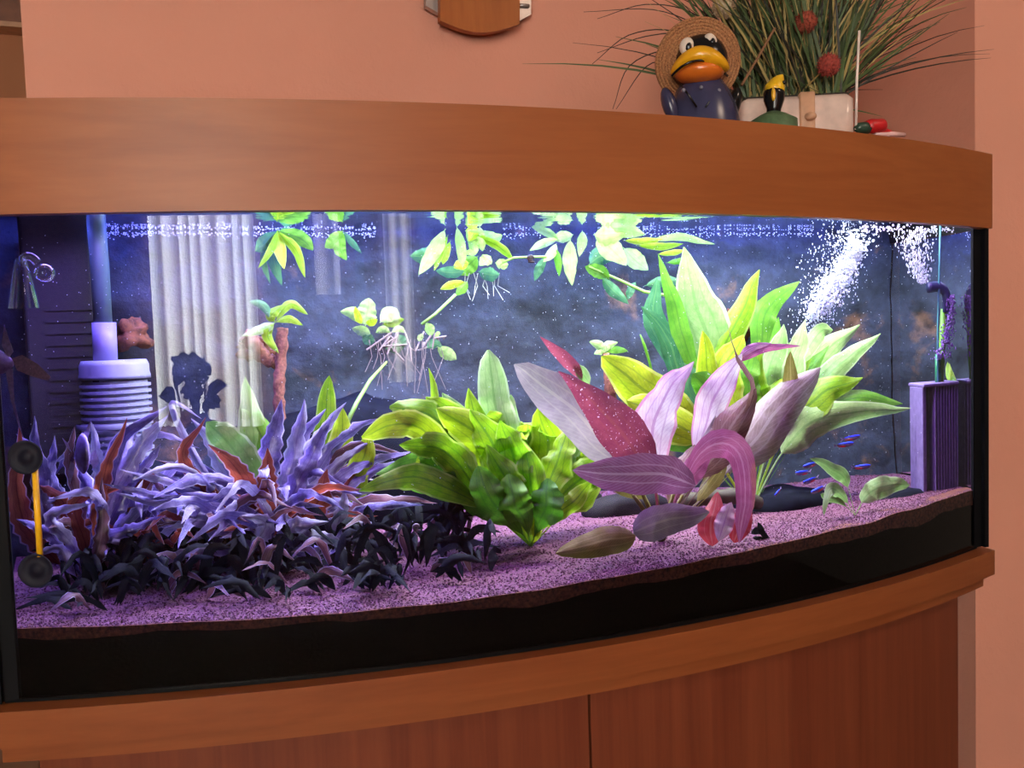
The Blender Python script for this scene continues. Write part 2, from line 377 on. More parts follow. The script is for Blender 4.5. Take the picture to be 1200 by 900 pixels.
# water
nx, ny = 60, 24; vs = []
for j in range(ny+1):
    for i in range(nx+1):
        x = .003+(L-.006)*i/nx; y0 = bow(x)+.004; y = y0+(YT-y0)*j/ny
        amp = lerp(x, (.0, .4, .55, .8, 1.2), (.0003, .0004, .0014, .0018, .0022))
        vs.append((x, y, ZW+amp*noise.noise(Vector((x*22, y*22, 1)))))
ws = mesh('water_surface', vs, [(j*(nx+1)+i, j*(nx+1)+i+1, (j+1)*(nx+1)+i+1, (j+1)*(nx+1)+i) for j in range(ny) for i in range(nx)], water_mat, None, True)
tag(ws, 'rippled clear water surface under the wooden hood', 'water', kind='stuff')
# hood
hood = empty('aquarium_hood', (L/2, .2, ZH), 'beech veneer aquarium hood with a curved front above the glass', 'hood')
OV = .012
fr = bowline(OV, 64); inn = [(x, y+.014) for x, y in fr]
MB().prism(fr+inn[::-1], ZH, ZT).build('front_panel', beech_h, hood)
for x in (-OV+.006, L+OV-.006): MB().box((x, (YT-.0)/2+.012, (ZH+ZT)/2), (.012, YT+.0, ZT-ZH)).build('side_panel', beech_h, hood)
MB().prism([(x, y+.012) for x, y in fr]+[(L, YT+.02), (0, YT+.02)], ZT-.012, ZT-.001).build('lid', beech_h, hood)
MB().box((L/2, YT+.026, (ZH+ZT)/2), (L, .012, ZT-ZH)).build('rear_panel', black, hood)
for x in (.002, L-.002): MB().box((x, .19, .487), (.003, .372, .086)).build('added_black_sheet', black, hood)  # added black sheets keep the orange wood out of the water reflections
MB().prism([(x, y+.0145) for x, y in fr]+[(x, y+.017) for x, y in fr[::-1]], ZH+.004, ZT-.014).build('added_black_sheet', black, hood)  # same added sheet inside the curved front
for y in (.12, .24): MB().box((L/2, y, .527), (1.12, .045, .01)).build('light_bar', plain('white_lamp_housing', (.6, .6, .62, 1), .4), hood)
# cabinet
cab = empty('aquarium_cabinet', (L/2, .2, FZ), 'beech veneer cabinet with curved doors carrying the aquarium', 'cabinet')
def slab(name, ov, z0, z1, mat, yb=.41): return MB().prism(bowline(ov, 64)+[(L+ov, yb), (-ov, yb)], z0, z1).build(name, mat, cab)
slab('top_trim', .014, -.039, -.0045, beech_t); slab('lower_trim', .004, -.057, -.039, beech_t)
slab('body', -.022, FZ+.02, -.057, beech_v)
gapx = .556
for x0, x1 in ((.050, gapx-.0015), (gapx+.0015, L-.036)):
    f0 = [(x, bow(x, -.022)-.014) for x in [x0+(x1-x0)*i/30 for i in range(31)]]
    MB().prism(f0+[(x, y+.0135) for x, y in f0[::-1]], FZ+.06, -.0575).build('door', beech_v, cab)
# ------------------------------------------------------------------ substrate
gm = Mat('violet_lit_gravel'); v = gm.coord(); n1 = gm.noise(v, 420, 2); n2 = gm.noise(v, 18, 3)
gm.base(gm.mix(gm.math('MULTIPLY', n2, .35), gm.ramp(n1, [(.3, srgb(60, 26, 46)), (.5, srgb(96, 44, 78)), (.8, srgb(158, 98, 140))]), srgb(130, 80, 70))); gm.set(Roughness=.75); gm.bump(n1, .8, .003); gravel_mat = gm.m  # mauve grains, violet lamp tint painted into the colour
soil = plain('unlit_black_soil', (.006, .004, .003, 1), .9, 0, .5, 300, .5, .1)  # near-black, the unlit front put into the soil colour
lit_edge = plain('filtered_light_edge', srgb(104, 54, 38), .9, 0, .8, 260, .8)  # brown of light filtering through the gravel edge, painted on
nx, ny = 110, 40; vs = []
xs = [.006+(L-.012)*i/nx for i in range(nx+1)]
for j in range(ny+1):
    for x in xs:
        y0 = bow(x)+.006; y = y0+(YT-.012-y0)*j/ny; vs.append((x, y, gz(x, y)))
fs = [(j*(nx+1)+i, j*(nx+1)+i+1, (j+1)*(nx+1)+i+1, (j+1)*(nx+1)+i) for j in range(ny) for i in range(nx)]
gravel = mesh('gravel_bed', vs, fs, gravel_mat, None, True); tag(gravel, 'purple lit fine gravel bed covering the aquarium floor', 'gravel', kind='stuff')
def skirt(name, za, zb, mat, yo):
    vs = [];
    for x in xs: vs += [(x, bow(x)+yo, za(x)), (x, bow(x)+yo, zb(x)), (x, bow(x)+yo+.05, za(x)), (x, bow(x)+yo+.05, zb(x)-.001)]
    fs = []
    for i in range(nx):
        a = 4*i; fs += [(a, a+4, a+5, a+1), (a+1, a+5, a+7, a+3), (a, a+2, a+6, a+4), (a+2, a+3, a+7, a+6)]
    return mesh(name, vs, fs, mat)
edge = lambda x: gz(x, bow(x)+.006)
wob = lambda x: lerp(x, (0, .4, .7, 1.2), (.007, .010, .014, .019))+.008*noise.noise(Vector((x*9, 5, 0)))+.002*noise.noise(Vector((x*40, 2, 0)))
tag(skirt('gravel_edge', lambda x: edge(x)-wob(x), lambda x: edge(x)+.0005, lit_edge, .005), 'thin gravel band painted brown for light filtering through behind the front glass', 'gravel', kind='stuff')
tag(skirt('soil_layer', lambda x: .001, lambda x: edge(x)-wob(x)+.0002, soil, .005), 'soil layer coloured black as unlit, seen through the glass under the gravel', 'soil', kind='stuff')
pv, pf = [], []
for k in range(26000):
    x = random.uniform(.01, L-.01); y0 = bow(x)+.007; y = y0+(YT-.02-y0)*random.random()**1.7
    c = Vector((x, y, gz(x, y)+random.uniform(-.0004, .0008))); r = random.uniform(.0007, .0016); R = Matrix.Rotation(random.uniform(0, 6.28), 3, Vector((random.uniform(-1, 1), random.uniform(-1, 1), 1)).normalized()); bb = len(pv)
    for d in ((1, 0, 0), (-1, 0, 0), (0, 1, 0), (0, -1, 0), (0, 0, 1), (0, 0, -1)): pv.append(c+R @ Vector(d)*r*random.uniform(.7, 1.2))
    pf += [tuple(bb+i for i in q) for q in ((0, 2, 4), (2, 1, 4), (1, 3, 4), (3, 0, 4), (2, 0, 5), (1, 2, 5), (3, 1, 5), (0, 3, 5))]
tag(mesh('gravel_grains', pv, pf, gravel_mat), 'loose pinkish gravel grains scattered over the aquarium floor', 'gravel', kind='stuff')
# rock background
rm = Mat('dark_slate_background'); v = rm.coord(); n1 = rm.noise(v, 9, 6, .6, .5); n2 = rm.noise(v, 60, 5, .65)
sl = rm.ramp(n2, [(.3, (.006, .009, .018, 1)), (.62, (.022, .030, .054, 1)), (.8, (.045, .055, .08, 1))])
br = rm.ramp(n2, [(.3, (.03, .014, .01, 1)), (.7, (.20, .10, .06, 1))])
rm.base(rm.mix(rm.ramp(n1, [(.58, (0, 0, 0, 1)), (.66, (1, 1, 1, 1))]), sl, br)); rm.set(Roughness=.8); rm.bump(n2, .6, .004)
nx2, ny2 = 150, 60; vs = []
for j in range(ny2+1):
    for i in range(nx2+1):
        x = .001+(L-.002)*i/nx2; z = .02+.46*j/ny2; q = Vector((x*5, z*7, 0))
        d = noise.fractal(q, 1.0, 2.1, 4)*.016+.012*abs(noise.noise(q*.6+Vector((4, 1, 0))))
        k = math.exp(-((x-.36)/.16)**2)*max(0, .27-z)*.28
        vs.append((x, YT-.014-max(-.01, d)-k, z))
rb = mesh('rock_background', vs, [(j*(nx2+1)+i, j*(nx2+1)+i+1, (j+1)*(nx2+1)+i+1, (j+1)*(nx2+1)+i) for j in range(ny2) for i in range(nx2)], rm.m, None, True)
tag(rb, 'dark slate rock relief panel along the back of the aquarium', 'background panel')
# ------------------------------------------------------------------ plants
def newplant(name, px, py, label, cat='plant', group=None, Y=None):
    b = ground(px, py) if Y is None else W(px, py, Y)
    e = empty(name, b, label, cat, group); return e, b
# bright green sword plant in the centre
e, b = newplant('sword_plant', 622, 640, 'bright green broad-leaved sword plant in the centre of the gravel')
plant_leaves(e, b, [
 ([0, (606, 560, .03), (584, 490, .04), (572, 411, .04)], 42, G_PAL, dict(prof='broad', pet=.3, ruffle=.2)),
 ([0, (570, 560, .05), (520, 500, .06), (503, 431, .06)], 16, G_BRI, dict(pet=.3, ruffle=.2)),
 ([0, (560, 575, .0), (490, 500, .0), (424, 512, -.01)], 36, G_YEL, dict(ruffle=.22, prof='broad', pet=.3)),
 ([0, (560, 565, .01), (515, 495, .01), (458, 476, .0)], 38, G_BRI, dict(ruffle=.22, prof='broad', pet=.3)),
 ([0, (575, 560, .02), (540, 500, .02), (500, 466, .02)], 46, G_BRI, dict(ruffle=.22, pet=.3)),
 ([0, (590, 565, .0), (560, 510, .0), (512, 478, .0)], 48, G_YEL, dict(prof='round', pet=.3)),
 ([0, (600, 575, -.01), (578, 520, -.01), (552, 480, -.0)], 46, G_BRI, dict(ruffle=.22, pet=.25)),
 ([0, (612, 580, -.02), (600, 530, -.02), (585, 492, -.02)], 42, G_BRI, dict(ruffle=.22, pet=.25)),
 ([0, (636, 575, .02), (642, 525, .02), (630, 480, .02)], 52, G_YEL, dict(prof='round', pet=.25)),
 ([0, (645, 570, .03), (665, 520, .03), (675, 482, .03)], 38, G_PAL, dict(ruffle=.22, pet=.25)),
 ([0, (655, 585, .0), (690, 555, .0), (712, 540, .0)], 40, G_BRI, dict(ruffle=.22, pet=.2)),
 ([0, (640, 580, -.01), (655, 535, -.01), (668, 500, .0)], 38, G_BRI, dict(ruffle=.22, pet=.2)),
 ([0, (560, 590, -.01), (490, 560, -.01), (422, 574, -.02)], 34, G_BRI, dict(ruffle=.22, pet=.3)),
 ([0, (570, 590, .02), (500, 545, .02), (440, 556, .0)], 32, G_MID, dict(ruffle=.22, pet=.3)),
 ([0, (560, 575, -.01), (520, 528, -.01), (468, 520, -.01)], 40, G_BRI, dict(ruffle=.22, pet=.25)),
 ([0, (600, 610, -.03), (575, 585, -.04), (560, 545, -.03)], 40, G_MID, dict(ruffle=.22, pet=.15, prof='broad')),
 ([0, (615, 610, -.04), (604, 590, -.05), (598, 555, -.04)], 38, G_MID, dict(ruffle=.22, pet=.15, prof='broad')),
 ([0, (632, 610, -.04), (640, 590, -.05), (640, 560, -.04)], 40, G_MID, dict(ruffle=.22, pet=.15, prof='broad')),
 ([0, (612, 600, -.02), (590, 560, -.03), (570, 520, -.02)], 36, G_BRI, dict(ruffle=.22, pet=.2)),
 ([0, (625, 600, -.02), (622, 560, -.03), (615, 515, -.02)], 40, G_BRI, dict(ruffle=.22, pet=.2)),
 ([0, (650, 605, -.02), (675, 585, -.02), (693, 562, -.02)], 24, G_BRI, dict(ruffle=.22, pet=.2)),
 ([0, (590, 560, .04), (545, 500, .05), (520, 462, .05)], 36, G_PAL, dict(ruffle=.22, pet=.3)),
 ([0, (600, 560, .05), (565, 505, .05), (548, 455, .05)], 30, G_BRI, dict(ruffle=.22, pet=.3)),
 ([0, (640, 560, .05), (600, 500, .05), (598, 462, .05)], 24, G_PAL, dict(ruffle=.22, pet=.3)),
 ([0, (580, 600, .0), (540, 565, .0), (512, 535, .0)], 44, G_MID, dict(ruffle=.22, pet=.2)),
 ([0, (628, 625, -.02), (626, 600, -.02), (622, 585, -.02)], 14, G_YEL, dict(ruffle=.22, pet=.1)),
 ([0, (600, 600, .01), (548, 545, .01), (497, 500, .01)], 48, G_BRI, dict(ruffle=.22, pet=.25, prof='broad')),
 ([0, (660, 600, .02), (690, 570, .02), (700, 520, .02)], 34, G_BRI, dict(ruffle=.22, pet=.25, prof='broad')),
])

rows = []
for k in range(30):
    a = random.uniform(-1.15, .75); r = random.uniform(95, 165); tx = 622+r*math.sin(a)*1.15; ty = 630-r*math.cos(a)*.98
    rows.append(([0, (622+(tx-622)*.35, 630+(ty-630)*.45, .03), (622+(tx-622)*.75, 630+(ty-630)*.85, .04), (tx, ty+8, random.uniform(.0, .05))], random.uniform(26, 40), random.choice([G_BRI, G_BRI, G_MID, G_YEL]), dict(pet=.3, prof='broad', ruffle=.24)))
plant_leaves(e, b, rows)
# large pale green sword plant at the back right
e, b = newplant('sword_plant', 880, 598, 'tall pale green sword plant reaching up beside the bubble stream')
BY = b.y
plant_leaves(e, b, [
 ([0, (858, 500, .05), (830, 400, .06), (812, 345, .06), (801, 289, .06)], 68, G_PAL, dict(pet=.3, prof='ovate', tilt=10, ruffle=.04)),
 ([0, (840, 480, .05), (805, 410, .06), (790, 355, .06), (770, 300, .06)], 24, G_MID, dict(pet=.3, tilt=20)),
 ([0, (865, 480, .04), (845, 420, .05), (868, 368, .05), (889, 317, .05)], 34, G_BRI, dict(pet=.35, ruffle=.05)),
 ([0, (890, 480, .06), (893, 400, .08), (900, 360, .08), (936, 329, .08)], 34, G_MID, dict(pet=.35)),
 ([0, (840, 490, .10), (790, 420, .11), (765, 370, .11), (768, 325, .11)], 30, G_DRK, dict(pet=.3)),
 ([0, (850, 500, .08), (800, 440, .10), (785, 400, .10), (752, 360, .10)], 34, G_DRK, dict(pet=.3)),
 ([0, (850, 500, .02), (832, 450, .02), (822, 386, .02)], 34, G_YEL, dict(pet=.3, prof='round', ruffle=.03)),
 ([0, (860, 500, .01), (848, 440, .01), (872, 392, .01)], 44, G_YEL, dict(pet=.3, prof='round')),
 ([0, (820, 510, .03), (760, 460, .03), (704, 419, .03)], 56, G_YEL, dict(pet=.35, prof='round', tilt=5)),
 ([0, (825, 520, .01), (775, 490, .01), (733, 470, .01)], 52, G_YEL, dict(pet=.35, prof='round')),
 ([0, (905, 500, .02), (925, 430, .03), (945, 374, .03)], 50, G_PAL, dict(pet=.3, prof='ovate')),
 ([0, (910, 500, .05), (950, 430, .06), (1006, 380, .06)], 54, G_PAL, dict(pet=.3, prof='ovate', tilt=8)),
 ([0, (915, 510, .03), (970, 440, .03), (1030, 391, .03)], 32, G_PAL, dict(pet=.3)),
 ([0, (915, 515, .01), (965, 460, .01), (1012, 443, .0)], 44, G_BRI, dict(pet=.3, prof='ovate')),
 ([0, (920, 520, .03), (985, 470, .03), (1058, 472, .02)], 28, G_MID, dict(pet=.3)),
 ([0, (920, 525, .0), (965, 490, .0), (1066, 478, -.01)], 42, G_PAL, dict(pet=.3, prof='ovate')),
 ([0, (905, 490, .06), (925, 430, .07), (985, 398, .07)], 54, G_MID, dict(pet=.3)),
 ([0, (900, 490, .04), (900, 440, .04), (920, 380, .04)], 40, G_PAL, dict(pet=.3)),
 ([0, (890, 500, .03), (880, 450, .03), (890, 400, .03)], 46, G_BRI, dict(pet=.3, prof='ovate')),
 ([0, (900, 510, .02), (915, 460, .02), (950, 420, .02)], 46, G_BRI, dict(pet=.3, prof='ovate')),
 ([0, (850, 520, .04), (820, 470, .05), (800, 425, .05)], 44, G_DRK, dict(pet=.3)),
 ([0, (870, 520, .02), (850, 480, .02), (846, 435, .02)], 40, G_MID, dict(pet=.3)),
 ([0, (915, 515, .02), (945, 475, .02), (985, 440, .02)], 34, G_BRI, dict(pet=.3)),
 ([0, (820, 530, .04), (780, 505, .04), (765, 480, .04)], 36, G_MID, dict(pet=.3)),
 ([0, (915, 470, .06), (955, 395, .07), (976, 388, .07)], 22, G_PAL, dict(pet=.4)),
 ([0, (935, 510, .02), (955, 495, .02), (978, 480, .02)], 12, G_MID, dict(pet=.5)),
 ([0, (890, 500, .04), (905, 430, .05), (912, 372, .05)], 40, G_MID, dict(pet=.3, prof='ovate')),
 ([0, (880, 510, .03), (868, 455, .03), (880, 410, .03)], 44, G_MID, dict(pet=.3, prof='broad', ruffle=.15)),
 ([0, (900, 510, .03), (930, 455, .03), (970, 405, .03)], 42, G_MID, dict(pet=.3, prof='ovate', ruffle=.15)),
 ([0, (870, 515, .02), (838, 470, .02), (812, 440, .02)], 38, G_MID, dict(pet=.3, prof='broad', ruffle=.15)),
 ([0, (860, 520, .04), (825, 500, .04), (790, 455, .04)], 34, G_DRK, dict(pet=.3)),
])
# red and purple sword plant
e, b = newplant('sword_plant', 775, 634, 'red and purple leaved sword plant right of centre'); 
plant_leaves(e, b, [
 ([0, (745, 560, .01), (700, 510, .01), (655, 465, .0), (602, 428, .0)], 62, R_MAU, dict(pet=.32, prof='round', tilt=0, ruffle=.05)),
 ([0, (765, 565, -.02), (738, 522, -.03), (705, 480, -.04), (654, 436, -.04)], 58, R_MAR, dict(pet=.3, prof='ovate', tilt=0, ruffle=.04)),
 ([(815, 569, -.07), (775, 556, -.08), (722, 555, -.08), (672, 552, -.08)], 46, R_PUR, dict(pet=.0, tilt=0, ruffle=.03, prof='round')),
 ([0, (768, 565, -.01), (766, 500, -.02), (785, 455, -.03), (812, 424, -.03)], 52, R_WHI, dict(pet=.28, prof='ovate', ruffle=.1)),
 ([0, (808, 560, .0), (826, 500, .0), (842, 455, .0), (869, 416, .0)], 42, R_WHI, dict(pet=.35, tilt=10)),
 ([0, (815, 580, -.02), (868, 510, -.03), (882, 455, -.03), (866, 420, -.03), (850, 379, -.03)], 17, R_BRN, dict(pet=.3, prof='strap', twist=120, ruffle=.1)),
 ([0, (830, 575, .02), (880, 520, .02), (920, 470, .02), (962, 431, .02)], 56, R_OLG, dict(pet=.35, prof='round', tilt=0, ruffle=.04)),
 ([0, (812, 570, -.02), (840, 530, -.03), (862, 495, -.03), (884, 455, -.03)], 46, R_BRN, dict(pet=.3, tilt=0)),
 ([0, (795, 580, -.05), (820, 532, -.07), (855, 520, -.08), (873, 555, -.09), (868, 636, -.09)], 31, R_PNK, dict(pet=.2, prof='broad', tilt=0, ruffle=.04)),
 ([0, (795, 575, -.04), (812, 550, -.05), (832, 530, -.05)], 30, R_PNK, dict(pet=.3, tilt=0)),
 ([(745, 628, -.05), (705, 634, -.06), (650, 648, -.06)], 34, R_OLI, dict(pet=.0, tilt=8, ruffle=.04, prof='round')),
 ([(742, 624, -.06), (780, 609, -.07), (830, 600, -.07)], 38, R_MAU, dict(pet=.0, tilt=5, ruffle=.04, prof='round')),
 ([(835, 640, -.05), (832, 612, -.05), (842, 578, -.04)], 34, R_RED, dict(pet=.0, ruffle=.05)),
 ([(860, 636, -.05), (868, 612, -.05), (878, 590, -.04)], 28, R_RED, dict(pet=.0, ruffle=.05)),
 ([(842, 634, -.07), (850, 610, -.07), (858, 588, -.07)], 24, R_WHI, dict(pet=.0)),
 ([0, (725, 540, .02), (690, 460, .02), (672, 432, .02), (634, 396, .02)], 17, R_MAR, dict(pet=.62)),
 ([0, (740, 540, .02), (700, 470, .02), (688, 445, .02), (672, 425, .02)], 16, G_PAL, dict(pet=.7)),
 ([(862, 425, .0), (900, 408, .0), (938, 405, .0)], 9, R_PNK, dict(pet=.0)),
 ([(866, 418, .0), (880, 408, .0), (905, 402, .0)], 10, R_PUR, dict(pet=.0)),
 ([0, (800, 585, -.01), (822, 540, -.01), (838, 488, -.01)], 24, R_MAU, dict(pet=.4)),
 ([0, (860, 550, .03), (920, 470, .03), (926, 412, .03)], 22, R_OLI, dict(pet=.5, prof='round')),
 ([0, (812, 595, -.02), (835, 560, -.02), (850, 535, -.02)], 22, R_OLI, dict(pet=.4)),
 ([0, (785, 590, .0), (795, 555, .0), (815, 520, .0)], 26, R_BRN, dict(pet=.3)),
 ([0, (760, 590, .0), (735, 570, .0), (700, 560, .0)], 26, R_OLI, dict(pet=.4)),
])
st = MB()
for tx, ty in ((750, 572), (742, 580), (768, 570), (790, 575), (800, 580), (820, 555)):
    p1 = W(tx, ty, b.y-.01); st.tube([b, b*.5+p1*.5+Vector((0, 0, .004)), p1], [.0035, .003, .002], 6)
st.build('stalks', R_OLI, e, True)
# small three leaf plant at the right
e, b = newplant('sword_seedling', 1002, 604, 'small pale three-leaf seedling on the gravel at right')
plant_leaves(e, b, [([0, (994, 572, 0), (985, 555, 0), (950, 537, 0)], 18, G_PAL, dict(pet=.35)),
 ([0, (1016, 580, 0), (1038, 568, 0), (1067, 568, 0)], 26, G_PAL, dict(pet=.2, prof='round', tilt=0)),
 ([0, (988, 582, 0), (972, 574, -.01), (965, 604, -.01)], 16, G_PAL, dict(pet=.2)),
 ([0, (985, 588, 0), (970, 582, 0), (962, 578, 0)], 10, G_PAL, dict(pet=.2))])
# green plant behind the crypts
e, b = newplant('sword_plant', 330, 640, 'green sword plant half hidden behind the violet ruffled leaves', Y=.14)
plant_leaves(e, b, [([0, (300, 570, 0), (270, 520, 0), (240, 495, 0)], 44, G_PAL, dict(pet=.3, prof='round')),
 ([0, (305, 560, .02), (296, 505, .02), (288, 442, .02)], 34, G_PAL, dict(pet=.3)),
 ([0, (320, 560, .02), (305, 510, .02), (283, 480, .02)], 36, G_MID, dict(pet=.3)),
 ([0, (370, 560, .04), (383, 490, .04), (387, 439, .04)], 26, G_BRI, dict(pet=.3, prof='round')),
 ([0, (380, 560, .02), (400, 520, .02), (402, 478, .02)], 30, G_YEL, dict(pet=.3)),
 ([0, (400, 580, .0), (425, 540, 0), (432, 505, 0)], 28, G_YEL, dict(pet=.3)),
 ([0, (400, 600, .0), (420, 575, 0), (425, 545, 0)], 22, G_BRI, dict(pet=.3))])
# ruffled crypts, violet lamp tint painted into their leaves
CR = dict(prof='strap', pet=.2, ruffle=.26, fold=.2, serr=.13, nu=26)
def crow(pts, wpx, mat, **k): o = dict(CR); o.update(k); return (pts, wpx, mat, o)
e, b = newplant('ruffled_crypt', 318, 660, 'large violet ruffled crypt with rust red young leaves left of centre')
rows = [
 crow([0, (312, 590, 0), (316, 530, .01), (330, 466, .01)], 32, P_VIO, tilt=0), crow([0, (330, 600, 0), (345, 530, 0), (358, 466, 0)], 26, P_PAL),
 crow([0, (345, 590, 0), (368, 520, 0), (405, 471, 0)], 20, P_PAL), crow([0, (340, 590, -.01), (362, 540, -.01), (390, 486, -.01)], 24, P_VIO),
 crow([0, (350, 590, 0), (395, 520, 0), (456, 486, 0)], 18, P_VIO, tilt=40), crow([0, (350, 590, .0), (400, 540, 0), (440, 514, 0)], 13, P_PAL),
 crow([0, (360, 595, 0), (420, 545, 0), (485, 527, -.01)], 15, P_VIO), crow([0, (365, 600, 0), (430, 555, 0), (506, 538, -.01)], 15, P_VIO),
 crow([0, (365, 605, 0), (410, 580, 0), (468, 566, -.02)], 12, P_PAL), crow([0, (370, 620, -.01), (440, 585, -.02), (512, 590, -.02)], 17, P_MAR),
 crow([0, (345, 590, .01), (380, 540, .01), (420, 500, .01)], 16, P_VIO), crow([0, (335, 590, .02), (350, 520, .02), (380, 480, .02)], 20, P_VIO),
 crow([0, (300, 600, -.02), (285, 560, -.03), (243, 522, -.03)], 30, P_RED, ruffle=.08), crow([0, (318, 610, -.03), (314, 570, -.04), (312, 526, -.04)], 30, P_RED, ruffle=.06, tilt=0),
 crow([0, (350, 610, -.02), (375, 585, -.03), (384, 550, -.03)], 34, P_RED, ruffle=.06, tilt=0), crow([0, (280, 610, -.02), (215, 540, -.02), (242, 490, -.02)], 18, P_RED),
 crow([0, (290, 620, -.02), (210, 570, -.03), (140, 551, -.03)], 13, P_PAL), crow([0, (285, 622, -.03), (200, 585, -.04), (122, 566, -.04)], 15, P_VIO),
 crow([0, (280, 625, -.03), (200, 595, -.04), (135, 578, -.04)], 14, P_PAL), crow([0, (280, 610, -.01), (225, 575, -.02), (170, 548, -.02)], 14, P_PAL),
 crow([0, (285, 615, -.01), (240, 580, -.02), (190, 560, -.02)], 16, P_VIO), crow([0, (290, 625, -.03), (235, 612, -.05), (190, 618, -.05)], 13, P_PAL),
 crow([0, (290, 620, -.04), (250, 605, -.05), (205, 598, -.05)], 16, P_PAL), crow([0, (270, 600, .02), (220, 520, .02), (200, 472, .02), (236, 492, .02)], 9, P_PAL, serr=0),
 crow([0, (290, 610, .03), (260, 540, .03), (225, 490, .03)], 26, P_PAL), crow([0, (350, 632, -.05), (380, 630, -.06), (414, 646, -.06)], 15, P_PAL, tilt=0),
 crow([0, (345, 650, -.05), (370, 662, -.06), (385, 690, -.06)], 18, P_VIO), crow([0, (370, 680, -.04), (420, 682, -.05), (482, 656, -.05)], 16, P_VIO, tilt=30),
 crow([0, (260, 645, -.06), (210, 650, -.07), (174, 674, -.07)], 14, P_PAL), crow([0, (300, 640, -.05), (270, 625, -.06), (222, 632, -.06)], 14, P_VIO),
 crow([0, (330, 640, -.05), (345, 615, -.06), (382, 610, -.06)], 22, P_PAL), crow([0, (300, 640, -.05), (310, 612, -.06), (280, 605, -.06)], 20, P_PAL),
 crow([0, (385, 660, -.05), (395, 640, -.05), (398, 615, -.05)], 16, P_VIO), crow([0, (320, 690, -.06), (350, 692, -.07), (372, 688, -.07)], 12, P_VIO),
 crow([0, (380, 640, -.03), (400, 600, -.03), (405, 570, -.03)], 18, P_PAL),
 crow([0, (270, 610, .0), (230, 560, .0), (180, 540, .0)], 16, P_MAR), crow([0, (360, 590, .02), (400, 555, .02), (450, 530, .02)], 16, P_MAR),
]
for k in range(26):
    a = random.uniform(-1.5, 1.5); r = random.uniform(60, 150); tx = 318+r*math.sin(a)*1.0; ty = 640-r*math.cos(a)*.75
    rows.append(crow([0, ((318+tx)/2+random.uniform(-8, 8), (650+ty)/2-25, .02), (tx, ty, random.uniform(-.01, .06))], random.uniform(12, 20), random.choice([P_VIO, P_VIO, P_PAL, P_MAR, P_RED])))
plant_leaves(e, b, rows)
e, b = newplant('ruffled_crypt', 105, 690, 'violet and rust red ruffled crypt beside the front left corner')
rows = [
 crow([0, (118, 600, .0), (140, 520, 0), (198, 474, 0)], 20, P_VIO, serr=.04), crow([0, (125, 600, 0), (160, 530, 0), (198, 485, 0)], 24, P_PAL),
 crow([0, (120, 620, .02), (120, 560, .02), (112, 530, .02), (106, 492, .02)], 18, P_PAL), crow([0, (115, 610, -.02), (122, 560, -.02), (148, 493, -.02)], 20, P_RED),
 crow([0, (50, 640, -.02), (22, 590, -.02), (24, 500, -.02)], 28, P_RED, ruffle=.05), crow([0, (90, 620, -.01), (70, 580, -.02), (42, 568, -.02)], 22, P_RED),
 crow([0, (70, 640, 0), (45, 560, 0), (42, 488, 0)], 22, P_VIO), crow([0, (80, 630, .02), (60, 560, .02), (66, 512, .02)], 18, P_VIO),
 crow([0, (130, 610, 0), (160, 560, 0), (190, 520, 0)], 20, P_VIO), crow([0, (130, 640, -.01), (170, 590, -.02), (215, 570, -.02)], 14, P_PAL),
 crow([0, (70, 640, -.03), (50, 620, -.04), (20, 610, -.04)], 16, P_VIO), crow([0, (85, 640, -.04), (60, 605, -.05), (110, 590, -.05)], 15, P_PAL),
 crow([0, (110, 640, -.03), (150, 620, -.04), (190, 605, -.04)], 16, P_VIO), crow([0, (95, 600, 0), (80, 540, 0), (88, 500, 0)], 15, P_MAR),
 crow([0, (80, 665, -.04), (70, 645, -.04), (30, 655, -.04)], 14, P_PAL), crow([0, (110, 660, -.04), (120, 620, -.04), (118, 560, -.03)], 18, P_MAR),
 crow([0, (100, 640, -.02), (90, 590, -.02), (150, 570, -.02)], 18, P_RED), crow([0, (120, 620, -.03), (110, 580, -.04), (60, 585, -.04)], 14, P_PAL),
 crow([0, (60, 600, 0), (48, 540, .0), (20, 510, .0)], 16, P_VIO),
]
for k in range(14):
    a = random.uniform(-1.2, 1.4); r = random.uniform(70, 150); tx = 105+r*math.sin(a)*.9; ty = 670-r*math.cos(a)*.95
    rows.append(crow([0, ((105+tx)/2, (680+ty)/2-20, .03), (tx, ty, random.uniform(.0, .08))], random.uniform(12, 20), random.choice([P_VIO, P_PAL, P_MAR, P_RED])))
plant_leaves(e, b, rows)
def arching(e, b, n, az0, az1, ln, mats, wd, rise=(.5, 1.1), droop=(-.1, .3)):  # leaves arching out of a crown
    for k in range(n):
        a = random.uniform(az0, az1); l = random.uniform(*ln); out = Vector((math.cos(a), math.sin(a)*.8, 0)); ri = random.uniform(*rise)*l; dr = random.uniform(*droop)*ri
        st = b+Vector((random.uniform(-.03, .03), random.uniform(-.02, .03), 0)); st.z = gz(st.x, st.y)
        P = [st, st+out*l*.22+Vector((0, 0, ri*.55)), st+out*l*.6+Vector((0, 0, ri)), st+out*l+Vector((0, 0, ri-dr))]
        if any(p.x < .02 or p.x > L-.02 or p.y > .33 or p.y < bow(p.x)+.02 for p in P): continue
        leaf(e, P, random.uniform(*wd), random.choice(mats), prof='strap', pet=.22, ruffle=.26, fold=.2, serr=.13, nu=26, tilt=random.uniform(-35, 35))
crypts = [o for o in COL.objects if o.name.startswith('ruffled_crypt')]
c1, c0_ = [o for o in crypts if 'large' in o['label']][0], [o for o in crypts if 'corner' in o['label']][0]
arching(c1, Vector(c1.location), 60, -3.0, 3.2, (.09, .17), [P_VIO, P_VIO, P_PAL, P_MAR, P_RED, P_VIO], (.009, .016), (.3, .8))
